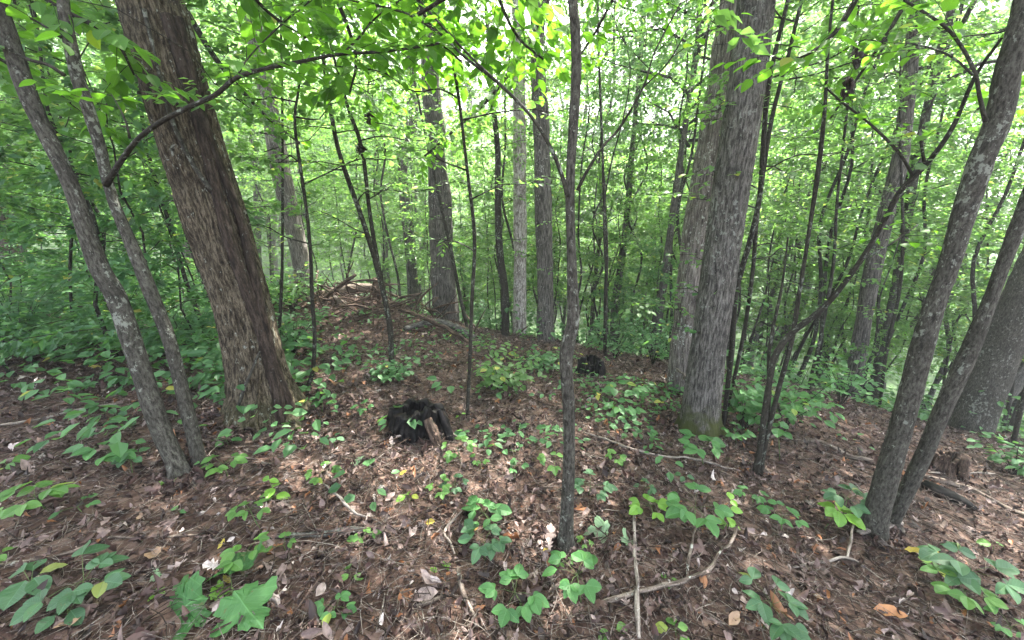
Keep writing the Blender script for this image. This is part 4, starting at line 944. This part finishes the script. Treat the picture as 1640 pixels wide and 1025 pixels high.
log('fallen_branch', 'pale fallen branch slanting down behind the small charred stump', 'fallen branch', [(960, 545, 3), (1010, 560, 4), (1060, 590, 5), (1095, 612, 5)], 'dead_wood', [.35, .25, .12, .0], 8)
log('bark_slab', 'flat rotting slab of bark at the foot of the big furrowed trunk', 'bark', [(322, 690, 14), (370, 680, 24), (420, 672, 26), (470, 662, 12)], 'rot_wood', None, 16, None, .012)
log('fallen_branch', 'dark branch half sunk in litter left of the charred stump', 'fallen branch', [(330, 700, 7), (380, 712, 9), (430, 705, 8), (480, 690, 6)], 'rot_wood', None, 10)
# logs behind on the crest
log('fallen_log', 'mossy decayed log on the crest at the foot of the shaggy burled trunk', 'log', [(648, 535, 10), (690, 528, 14), (730, 535, 15), (760, 548, 12)], 'bark_mossy', [.05, .08, .08, .03], 14, None, .02, .08)
log('fallen_log', 'thin dark log lying over the mossy decayed log on the crest', 'log', [(640, 520, 7), (680, 530, 9), (720, 545, 9), (755, 555, 7)], 'rot_wood', [.25, .2, .15, .02], 12, None, .012, .08)
def airlog(name, label, cat, pts, mat, sides=14, disp=.015):
    P = np.array([at_y(px, py, y) for px, py, w, y in pts]); R = np.array([w * .5 / F * zdepth(p) for (px, py, w, y), p in zip(pts, P)])
    V, q, t, b = tube_arrays(P, R, sides, .07, furrow(disp, 24, 4, disp)); o = obj(name, mesh(name, V - P[0], [q, t], {'bark': b}, True, [M[mat]])); o.location = tuple(P[0]); return tag(o, label, cat)
airlog('fallen_log', 'reddish broken log resting level on top of the brush pile', 'log', [(508, 474, 14, 7.6), (540, 466, 16, 7.5), (570, 462, 15, 7.5), (602, 460, 10, 7.5)], 'dead_wood')
airlog('dead_snag', 'short dark broken snag standing at the right end of the brush pile', 'dead tree', [(605, 545, 20, 7.4), (606, 510, 17, 7.4), (603, 470, 13, 7.4), (600, 445, 5, 7.4)], 'rot_wood')
airlog('fallen_branch', 'pale green topped branch sloping down the front of the brush pile', 'fallen branch', [(535, 476, 7, 7.0), (560, 490, 6, 6.9), (590, 508, 6, 6.7), (625, 533, 4, 6.5)], 'pale_wood', 8, .004)
airlog('fallen_branch', 'dark branch arching over the left of the brush pile', 'fallen branch', [(500, 520, 8, 6.9), (520, 480, 7, 6.9), (548, 455, 6, 7.0), (570, 440, 4, 7.0)], 'rot_wood', 8, .004)
airlog('fallen_log', 'dark fallen trunk half hidden in plants left of the big furrowed trunk', 'log', [(185, 500, 20, 8.6), (250, 486, 22, 8.9), (320, 472, 20, 9.3)], 'rot_wood')
mp = Multi()
for k in range(120):
    c = np.array([rng.normal(-3.0, 1.0), rng.normal(6.9, .5), 0]); c[2] = H(c[0], c[1]) + abs(rng.normal(0, .20))
    d = rng.normal(0, 1, 3) * [1, .7, .45]; d /= np.linalg.norm(d); L = rng.uniform(.3, 1.1)
    L *= 1.1; mp.add(np.array([c - d * L / 2, c + rng.normal(0, .07, 3), c + d * L / 2]), [.008, .013 * rng.uniform(.6, 2.2), .004], 5, .15)
o = obj('brush_pile', mp.build('brush_pile', M['rot_wood']), kind='stuff')
tag(o, 'heap of dead sticks and branches on the mound between the pale and shaggy trunks', 'brush pile')

# ------------------------------------------------------------------ seedlings: stem, leaf stalks and single leaves
SMALL = [ovate(.33, 6, .14, .14, .40), ovate(.37, 6, .16, .08, .42, .015), ovate(.30, 6, .10, .22, .38)]
BIG = [ovate(.36, 7, .12, .16, .42, .015), ovate(.42, 7, .16, .10, .42, .02)]
MAP = [maple(.45, 0), maple(.35, 1.3), maple(.4, 2.6)]
for k in ('leaf_low', 'leaf_bright'): leaf_variants(k, SMALL)
def var_of(mat, temps, key):
    if key not in LM: LM[key] = [mesh('leaf', t[0], t[1], {'lf': t[0], 'tint': np.repeat(rng.random((1, 3)), len(t[0]), 0)}, False, [M[mat]]) for t in temps]
    return LM[key]
def seedling(label, px, py, span, kind='palmate', mat='leaf_low', n=5, hgt=.5, group=None, name='seedling', face=0.0):
    """span: width of the leafy top in photo pixels; hgt: stem height as a share of the span"""
    span *= .92; g = on_ground(px, py + span * hgt * .45); zd = zdepth(g); S = span / F * zd;
    if mat == 'leaf_low': mat = random.choice(['leaf_low', 'leaf_low', 'leaf_seed', 'leaf_dull'])
    h = S * hgt
    t = thing(name, label, 'seedling', g - [0, 0, .01], group)
    top = np.array([rng.normal(0, .12 * S), rng.normal(0, .12 * S), h])
    st = Multi(); st.add(np.array([[0, 0, -.02], top * .5 + rng.normal(0, .02 * S, 3), top]), [S * .012 + .001, S * .010 + .0008, .001], 5)
    leaves = []
    if kind == 'palmate':                                                   # stalks radiating, each ending in 3 to 5 leaflets
        for i in range(n):
            az = i * 2 * math.pi / n + random.uniform(-.4, .4); L = S * random.uniform(.16, .34)
            e = top + np.array([math.cos(az) * L, math.sin(az) * L, random.uniform(-.02, .10) * S]); st.add(np.array([top * .92, (top + e) / 2 + [0, 0, .02 * S], e]), [.0012, .001, .0008], 3)
            m = random.choice([3, 3, 5])
            for j in range(m):
                if random.random() < .14: continue
                b = az + (j - (m - 1) / 2) * (1.15 if m == 3 else .8); leaves.append((e, (math.cos(b), math.sin(b), random.uniform(-.3, .12)), S * random.uniform(.19, .30) * (1 - .12 * abs(j - (m - 1) / 2))))
        tp = var_of(mat, SMALL, mat + 's')
    elif kind == 'opposite':                                                # a few pairs of broad leaves on an upright stem
        for i in range(n):
            f = (i + 1) / n; p = top * f
            for s in (0, math.pi):
                az = i * 1.57 + s + random.uniform(-.35, .35); leaves.append((p, (math.cos(az), math.sin(az), random.uniform(-.25, .25)), S * random.uniform(.34, .50) * (1.1 - .4 * f)))
        tp = var_of(mat, SMALL, mat + 's')
    elif kind == 'broad':
        for i in range(n):
            az = i * 2 * math.pi / n + random.uniform(-.5, .5); L = S * random.uniform(.05, .22); e = top + np.array([math.cos(az) * L, math.sin(az) * L, random.uniform(-.05, .1) * S])
            st.add(np.array([top * .8, e]), [.0015, .001], 3); leaves.append((e, (math.cos(az), math.sin(az), random.uniform(-.35, .05)), S * random.uniform(.28, .43)))
        tp = var_of(mat, BIG, mat + 'b')
    else:                                                                   # maple
        for i in range(n):
            az = i * 2 * math.pi / n + random.uniform(-.3, .3) + 3.9; L = S * random.uniform(.08, .2); e = top + np.array([math.cos(az) * L, math.sin(az) * L, random.uniform(-.03, .05) * S])
            st.add(np.array([top * .8, e]), [.0018, .001], 3); leaves.append((e, (math.cos(az), math.sin(az), random.uniform(-.2, .0)), S * random.uniform(.48, .62)))
        tp = var_of(mat, MAP, mat + 'm')
    obj('stem', st.build('stem', M['green_stem']), t, kind=None)
    for i, (p, a, s) in enumerate(leaves):
        o = obj('leaf', tp[i % len(tp)], t); o.matrix_local = frame(p, a, (random.gauss(0, .22), random.gauss(-.25 - face, .22), 1), s)
    return t
SD = [
 ('seedling with three very large lobed leaves at the bottom left', 400, 955, 165, 'maple', 'leaf_low', 3, .22),
 ('small yellow green lobed seedling left of the largest leaves', 328, 962, 60, 'maple', 'leaf_bright', 2, .4),
 ('leafy seedling just above the largest lobed leaves', 396, 912, 95, 'palmate', 'leaf_low', 4, .5),
 ('compact seedling of rounded leaflets right of the largest lobed leaves', 537, 980, 80, 'palmate', 'leaf_low', 4, .35),
 ('three leaved seedling near the bottom, right of the lobed leaves', 567, 928, 48, 'broad', 'leaf_low', 3, .4),
 ('seedling of long broad leaves in the bottom left corner', 40, 950, 110, 'broad', 'leaf_low', 6, .35),
 ('spreading seedling with drooping leaves next to the bottom left corner', 135, 935, 150, 'palmate', 'leaf_low', 5, .35),
 ('lowest seedling of narrow leaves, bottom left', 110, 988, 90, 'broad', 'leaf_low', 4, .3),
 ('seedling cut by the left edge below the middle', 5, 893, 60, 'broad', 'leaf_low', 4, .4),
 ('large ragged seedling at left between the edge and the twin stems', 78, 795, 120, 'palmate', 'leaf_low', 6, .4),
 ('small three leaved seedling at the left edge above the ragged one', 22, 752, 60, 'broad', 'leaf_low', 4, .35),
 ('seedling with pointed leaflets left of the mossy branch piece', 140, 812, 60, 'palmate', 'leaf_low', 3, .4),
 ('spreading seedling close left of the foot of the outer leaning stem', 190, 735, 100, 'palmate', 'leaf_low', 5, .35),
 ('cluster of large rounded leaves at the foot of the outer leaning stem', 212, 748, 60, 'broad', 'leaf_low', 4, .5),
 ('bright green leaves right under the foot of the outer leaning stem', 278, 768, 40, 'broad', 'leaf_bright', 3, .35),
 ('broad leaved seedling right of the foot of the inner leaning stem', 370, 708, 45, 'broad', 'leaf_low', 4, .4),
 ('seedling with many leaflets below the bark slab', 366, 755, 75, 'palmate', 'leaf_low', 5, .45),
 ('single round leaved seedling beside the foot of the inner leaning stem', 333, 752, 34, 'broad', 'leaf_low', 2, .8),
 ('bright green upright seedling left of the arched pale twig', 445, 785, 60, 'opposite', 'leaf_bright', 3, .8),
 ('seedling with stacked leaf pairs above the mossy branch piece', 425, 835, 75, 'palmate', 'leaf_low', 5, .7),
 ('airy seedling at the upper end of the arched pale twig', 512, 768, 60, 'palmate', 'leaf_low', 4, .4),
 ('low seedling touching the left end of the mossy branch piece', 460, 875, 55, 'palmate', 'leaf_low', 3, .35),
 ('seedling of soft leaflets over the right end of the mossy branch piece', 592, 862, 55, 'palmate', 'leaf_low', 4, .4),
 ('tiny seedling alone left of the bottom, over the grey stick', 292, 818, 36, 'broad', 'leaf_low', 2, .5),
 ('tiny seedling below the level grey stick', 264, 948, 34, 'broad', 'leaf_bright', 3, .4),
 ('pale lobed leaf on a short stem, left of the bottom centre', 275, 910, 30, 'maple', 'pale_leaf', 1, .6),
 ('seedling directly below the right foot of the charred stump', 738, 728, 70, 'palmate', 'leaf_low', 4, .5),
 ('small seedling a little right of the charred stump seedling', 772, 745, 42, 'palmate', 'leaf_low', 3, .5),
 ('seedling of pointed leaves below the charred stump', 690, 782, 58, 'palmate', 'leaf_low', 4, .4),
 ('greener seedling touching the pointed one below the charred stump', 727, 782, 52, 'palmate', 'leaf_low', 4, .4),
 ('dull yellow green seedling low beneath the charred stump', 660, 800, 46, 'broad', 'leaf_bright', 3, .35),
 ('wide leafy seedling left of the slim centre tree foot', 790, 832, 95, 'palmate', 'leaf_low', 6, .4),
 ('dense seedling below the wide leafy one, left of the slim centre tree', 778, 885, 100, 'palmate', 'leaf_low', 6, .4),
 ('star shaped bright seedling near the bottom, left of the slim tree', 708, 915, 34, 'maple', 'leaf_bright', 2, .3),
 ('seedling of rounded leaflets at the bottom, left of the straight pale stick', 838, 958, 110, 'palmate', 'leaf_low', 6, .4),
 ('tall leafy seedling at the bottom right under the slim tree', 932, 945, 110, 'palmate', 'leaf_low', 6, .55),
 ('small seedling just below the foot of the slim centre tree', 905, 905, 45, 'palmate', 'leaf_low', 3, .4),
 ('one broad oval leafed seedling left of the straight pale stick at the bottom', 982, 1008, 62, 'broad', 'leaf_low', 2, .25),
 ('low seedling right of the foot of the slim centre tree', 938, 868, 40, 'palmate', 'leaf_low', 3, .4),
 ('seedling half behind the lower part of the slim centre tree', 886, 745, 60, 'palmate', 'leaf_low', 4, .4),
 ('seedling of separate leaflets right of the slim centre tree', 940, 782, 75, 'palmate', 'leaf_low', 5, .4),
 ('faint small seedling in the litter right of the slim centre tree', 992, 742, 50, 'palmate', 'leaf_low', 4, .4),
 ('small seedling below the faint one right of the slim centre tree', 1030, 778, 46, 'palmate', 'leaf_low', 4, .35),
 ('bright leaved seedling above the top of the straight pale stick', 1052, 822, 80, 'palmate', 'leaf_bright', 5, .4),
 ('wide seedling with long leaflets right of the straight pale stick', 1120, 825, 110, 'palmate', 'leaf_low', 6, .5),
 ('upright yellow green seedling between the wide seedling and bowed stems', 1165, 822, 60, 'opposite', 'leaf_bright', 4, 1.2),
 ('small dull seedling right of the upright yellow green one', 1205, 800, 60, 'palmate', 'leaf_low', 4, .4),
 ('lone rounded seedling right above the long pale branch', 1098, 772, 40, 'broad', 'leaf_low', 3, .4),
 ('seedling at the foot of the mossy trunk, in front', 1128, 728, 95, 'palmate', 'leaf_low', 6, .5),
 ('bright seedling left of the foot of the smooth leaning trunk', 1318, 830, 75, 'broad', 'leaf_bright', 6, .6),
 ('darker leafy seedling at the foot of the smooth leaning trunk', 1345, 815, 90, 'palmate', 'leaf_low', 6, .6),
 ('seedling of toothed leaves left of the bright one at right', 1252, 845, 75, 'palmate', 'leaf_low', 5, .5),
 ('large pointed leaf seedling at the bottom, right of the forked branch', 1222, 985, 130, 'palmate', 'leaf_low', 6, .5),
 ('narrow light seedling at the bottom edge left of the pointed leaf one', 1085, 1012, 60, 'broad', 'leaf_low', 4, .4),
 ('tiny seedling by the forked branch near the bottom', 1080, 935, 36, 'broad', 'leaf_low', 3, .3),
 ('broad spreading seedling at lower right, below the leaning pair', 1520, 915, 130, 'palmate', 'leaf_low', 7, .4),
 ('seedling below the broad spreading one at lower right', 1570, 968, 110, 'palmate', 'leaf_low', 6, .4),
 ('two leaved seedling at the right edge', 1588, 880, 45, 'broad', 'leaf_low', 2, .4),
 ('yellowish seedling in the broad spreading group at lower right', 1492, 900, 50, 'broad', 'leaf_bright', 3, .4),
 ('seedling at the right corner of the bottom edge', 1612, 1010, 70, 'palmate', 'leaf_low', 4, .4),
 ('hanging leaved seedling at the foot of the bowed stem clump, right side', 1250, 715, 60, 'broad', 'leaf_low', 5, 1.0),
 ('seedling in the shade left of the bowed stem clump foot', 1180, 700, 60, 'palmate', 'leaf_low', 5, .5),
 ('small seedling in litter left of the charred stump', 583, 658, 45, 'palmate', 'leaf_low', 4, .4),
 ('small seedling right of the big trunk foot', 515, 652, 50, 'palmate', 'leaf_low', 4, .5),
 ('small upright seedling right of the big trunk foot, lower one', 538, 708, 36, 'broad', 'leaf_low', 4, .7),
 ('tiny bright seedling at the foot of the very thin sapling', 735, 672, 24, 'broad', 'leaf_bright', 2, .8),
 ('tiny seedling between the very thin sapling and slim tree', 838, 686, 26, 'broad', 'leaf_low', 3, .4),
 ('small leafy seedling between the charred stump and slim tree', 820, 765, 50, 'palmate', 'leaf_low', 3, .4),
 ('plant with pale leaflets left of the mossy trunk on the far litter', 1000, 630, 80, 'palmate', 'leaf_low', 7, .45),
 ('low plant on the litter below the pale leaflet plant', 1000, 668, 70, 'palmate', 'leaf_low', 5, .4),
]
for (lb, px, py, sp, kd, mt, n, hg) in SD:
    seedling(lb, px, py, sp, kd, mt, n, hg)

# fallen coloured leaves one can point at
FL = [('yellow fallen leaf beside the top of the elbow twig', 683, 846, 18, 'yellow_leaf'), ('yellow fallen leaf at the left of the wide leafy seedling', 757, 857, 16, 'yellow_leaf'),
 ('pale yellow fallen leaf below the foot of the slim centre tree', 880, 890, 16, 'yellow_leaf'), ('golden fallen leaf in front of the board at right', 1445, 888, 26, 'yellow_leaf'),
 ('bright yellow round leaf lying on the lower right seedling', 1502, 900, 18, 'yellow_leaf'), ('yellow fallen leaf under the lobed seedling at left', 360, 932, 18, 'yellow_leaf'),
 ('orange tan fallen leaf at the bottom edge right of the stick', 1165, 1012, 30, 'tan_leaf'), ('curled tan leaf at the bottom left', 125, 1010, 46, 'tan_leaf'),
 ('cream tan leaf at the bottom left edge', 90, 1020, 34, 'tan_leaf'), ('pale pinkish leaf on the litter below the charred stump', 680, 755, 18, 'tan_leaf'),
 ('large pale brown leaf on the litter left of the bottom seedlings', 245, 895, 42, 'tan_leaf'), ('pale green fallen leaf left of the straight pale stick', 975, 862, 42, 'pale_leaf'),
 ('mint green fallen leaf touching the straight pale stick', 1002, 882, 34, 'pale_leaf'), ('buff leaf left of the seedling at the foot of the pair', 226, 835, 22, 'tan_leaf'),
 ('yellow leaf at the foot of the mossy branch piece seedling', 362, 872, 16, 'yellow_leaf'), ('tan leaf lying near the forked twig at right', 1395, 985, 40, 'tan_leaf'),
 ('pale leaf fallen on the litter left of lower right seedlings', 1315, 970, 22, 'tan_leaf'), ('yellow leaf in the litter left of the pointed seedling', 640, 770, 14, 'yellow_leaf'),
 ('brown folded leaf beside the forked grey branch', 1124, 922, 26, 'tan_leaf'), ('yellow fallen leaf in the plants left of the outer leaning stem', 142, 592, 18, 'yellow_leaf'),
 ('pale green leaf in the litter below the curved foot sapling', 577, 748, 22, 'pale_leaf')]
for lb, px, py, s, mt in FL:
    g = on_ground(px, py); S = s / F * zdepth(g); v = var_of(mt, [ovate(.27, 7, .5, -.35, .38, .05), ovate(.24, 7, -.5, .4, .42, .05)] if mt != 'pale_leaf' else MAP[:2], mt + 'f')
    o = obj('fallen_leaf', random.choice(v)); a = random.random() * 6.28
    o.matrix_world = frame(g + [0, 0, .04], (math.cos(a), math.sin(a), random.uniform(-.1, .2)), (random.gauss(0, .2), random.gauss(-.3, .2), 1), S * .95); tag(o, lb, 'leaf')

# ------------------------------------------------------------------ undergrowth
def shrub_px(label, px, py, hpx, mat='leaf_under', wide=.6, dens=1.0, lsz=.08, nm='leafy_shrub', yd=None, cat='shrub'):
    g = on_ground(px, py) if yd is None else np.array([at_y(px, py, yd)[0], yd, float(H(at_y(px, py, yd)[0], yd))])
    h = hpx / F * zdepth(g); t = thing(nm, label, cat, g)
    st = Multi(); lp, la, ln, ls = [], [], [], []
    for i in range(int(9 * dens)):
        az = i * 2.4 + random.uniform(-.4, .4); sp = random.uniform(.3, 1) * wide * h; H1 = h * random.uniform(.55, 1)
        d = np.array([math.cos(az), math.sin(az), 0]); tt = np.linspace(0, 1, 6)[:, None]
        P = d * sp * tt ** 1.3 + np.array([0, 0, 1]) * H1 * (tt * (1.25 - .25 * tt)) ; P[0, 2] = -.04
        st.add(P, np.linspace(.006, .0015, 6), 4)
        for k in range(int(16 * dens)):
            f = random.uniform(.3, 1); p = np.array([np.interp(f, tt[:, 0], P[:, c]) for c in range(3)]); b = random.random() * 6.28; off = random.uniform(.02, .16)
            a = np.array([math.cos(b), math.sin(b), random.uniform(-.35, .1)]); lp.append(p + a * off); la.append(a); ln.append([random.gauss(0, .3), random.gauss(-.2, .3), 1]); ls.append(lsz * random.uniform(.6, 1.3))
    obj('stem', st.build('stem', M['bark_thin']), t, kind='stuff')
    lp, la, ln, ls = map(np.array, (lp, la, ln, ls))
    order = np.argsort(-ls); k0 = 24; var = var_of(mat, LEAFV, mat + 'sh')
    for i in order[:k0]:
        o = obj('leaf', var[i % 3], t); o.matrix_local = frame(lp[i], la[i], ln[i], ls[i])
    rr = order[k0:]
    obj('foliage', leaf_mesh('foliage', [scatter(OV4, lp[rr], la[rr], ln[rr], ls[rr], tints(len(rr)))], M[mat]), t, kind='stuff')
    return t
shrub_px('low spreading green bush in the middle on the crest, behind the very thin sapling', 800, 625, 78, 'leaf_mid', 1.0, 1.5, .085)
shrub_px('small bush right of the low spreading one, in front of the dark straight trunk', 870, 595, 42, 'leaf_under', 1.0, 1.1, .08)
shrub_px('leafy bush at the foot of the sapling pair', 628, 610, 50, 'leaf_under', .9, 1.2, .07)
shrub_px('leafy bush at the left foot of the brush pile', 470, 570, 80, 'leaf_under', .8, 1.6, .08)
shrub_px('bush of broad leaves hugging the right side of the mossy trunk foot', 1190, 690, 95, 'leaf_low', .7, 1.5, .085)
shrub_px('leafy sapling bush right of the bowed stem clump', 1345, 650, 105, 'leaf_low', .8, 1.3, .085)
shrub_px('leafy bush between the bowed stem clump and the mossy trunk', 1255, 690, 120, 'leaf_low', .6, 1.3, .09)
shrub_px('wispy bush right behind the small charred stump', 985, 575, 70, 'leaf_under', .9, 1.3, .07)
shrub_px('wispy bush left of the thick peeling trunk foot', 1045, 585, 80, 'leaf_under', .8, 1.4, .07)
shrub_px('tall leafy bush at the left edge in front of the dark trunk', 40, 560, 130, 'leaf_under', .9, 2.0, .09)
shrub_px('leafy bush behind the twin leaning stems', 200, 520, 100, 'leaf_under', 1.0, 1.8, .09)
shrub_px('leafy bush between the inner leaning stem and the big furrowed trunk', 318, 545, 70, 'leaf_under', .9, 1.4, .08)
shrub_px('thin bush with spread leaves at the far right edge below the brown trunk', 1620, 760, 60, 'leaf_under', 1.1, 1.0, .08)
shrub_px('leafy bush filling the gap left of the brush pile behind the curved foot sapling', 470, 500, 90, 'leaf_mid', 1.0, 1.8, .09)

def ground_cover(name, n, region, hmin, hmax, lsz, mat, box=(-34, 34, 1.2, 46), temp=WIDE, per=7):
    """leafy plants in clumps: region(x, y) -> keep probability"""
    cx = rng.uniform(box[0], box[1], n * 6); cy_ = rng.uniform(box[2], box[3], n * 6); p = region(cx, cy_)
    k = rng.random(n * 6) < p; cx, cy_ = cx[k][:n], cy_[k][:n]; m = len(cx)
    ph = rng.uniform(hmin, hmax, m) * (1 + .02 * cy_); id_ = np.repeat(np.arange(m), per); q = len(id_)
    az = rng.random(q) * 6.28; rad = rng.random(q) ** .6 * .16 * (1 + .03 * cy_[id_])
    P = np.stack([cx[id_] + np.cos(az) * rad, cy_[id_] + np.sin(az) * rad, 0 * az], -1)
    P[:, 2] = H(P[:, 0], P[:, 1]) + ph[id_] * rng.uniform(.45, 1.05, q)
    ax = np.stack([np.cos(az), np.sin(az), rng.normal(-.25, .2, q)], -1); nr = np.stack([rng.normal(0, .35, q), rng.normal(-.15, .35, q), np.ones(q)], -1)
    tn = tints(q); tn[:, 0] = np.clip(tn[:, 0] * .6 + np.repeat(rng.random(m), per) * .4, 0, 1)
    return obj(name, leaf_mesh(name, [scatter(temp, P, ax, nr, lsz * rng.uniform(.6, 1.3, q) * (1 + .02 * P[:, 1]), tn)], M[mat]), kind='stuff')
def sig(v): return 1 / (1 + np.exp(-v))
def reg_left(x, y):
    q = np.stack([x, y, 0 * x], -1); r = y * .75 - .55 * x
    return sig((-x - .66 * y + .1) * 3.2) * sig((y - 3.5 + .28 * (x + 4)) * 2.4) * sig(fbm(q * .7 + 40, 3) * 7 + 2.6 + .3 * (y - 5)) * (y < 17)
def reg_crest(x, y):
    q = np.stack([x, y, 0 * x], -1)
    return sig((y - (7.6 - .42 * x)) * 2.2) * (y > 4.6) * sig(fbm(q * .8 + 11, 3) * 4 + .8) * np.clip(14 / (y + 4), 0, 1)
def reg_thin(x, y):
    q = np.stack([x, y, 0 * x], -1)
    c = on_ground(668, 690)
    return sig(fbm(q * 1.1 + 70, 3) * 9 - 4.0) * (np.hypot(x - c[0], y - c[1]) > .5) * (y > 2.6) * (y < 9) * (x > -3) * (x < 7)
ground_cover('leafy_ground_cover', 8000, reg_left, .08, .50, .09, 'leaf_under', (-20, 0, 2, 17))
ground_cover('crest_undergrowth', 5500, reg_crest, .12, .8, .10, 'leaf_under', per=9)
ground_cover('sparse_ground_plants', 300, reg_thin, .05, .2, .06, 'leaf_under', (-3, 7, 2, 9))
#EOF3

# litter banked against the trunk feet
bx, by, bz = [], [], []
for T in TREES.values():
    r0 = float(T['R'][0]) if 'R' in T else .06
    if T['base'][1] > 6 or T['base'][1] < 0: continue
    n = int(120 + 1300 * r0); a = rng.random(n) * 6.28; rr = r0 * (1.15 + .9 * rng.random(n) ** 1.5) + .01
    gx_, gy_ = T['base'][0] + np.cos(a) * rr, T['base'][1] + np.sin(a) * rr
    bx.append(gx_); by.append(gy_); bz.append(H(gx_, gy_) + (.05 * np.exp(-(rr / r0 - 1.15) * 2.5)) * rng.random(n) + .01)
x, y, z = map(np.concatenate, (bx, by, bz)); n = len(x); ax, nr = rand_dirs(n, .6); tn = tints(n); tn[:, 0] = rng.beta(1.7, 2.2, n)
obj('banked_leaf_litter', leaf_mesh('banked_leaf_litter', [scatter(dead[0], np.stack([x, y, z], -1), ax, nr, rng.gamma(5, .008, n), tn, rng.uniform(.6, 1.1, n))], M['litter'], smooth=True), kind='stuff')

# haze
hz = bpy.data.meshes.new('haze')
x0, x1, y0, y1, z0, z1 = -200, 200, -40, 215, -30, 95
hv = [(x, y, z) for z in (z0, z1) for y in (y0, y1) for x in (x0, x1)]
hz.from_pydata(hv, [], [(0, 2, 3, 1), (4, 5, 7, 6), (0, 1, 5, 4), (2, 6, 7, 3), (0, 4, 6, 2), (1, 3, 7, 5)])
m, t = new_mat('haze'); b = NB(t)
pv = b.n('ShaderNodeVolumePrincipled'); pv.inputs['Density'].default_value = HAZE; pv.inputs['Color'].default_value = (.96, .98, .98, 1); pv.inputs['Anisotropy'].default_value = .3
o = b.n('ShaderNodeOutputMaterial'); b.l(pv.outputs[0], o.inputs['Volume']); hz.materials.append(m)
obj('haze', hz, kind='stuff')
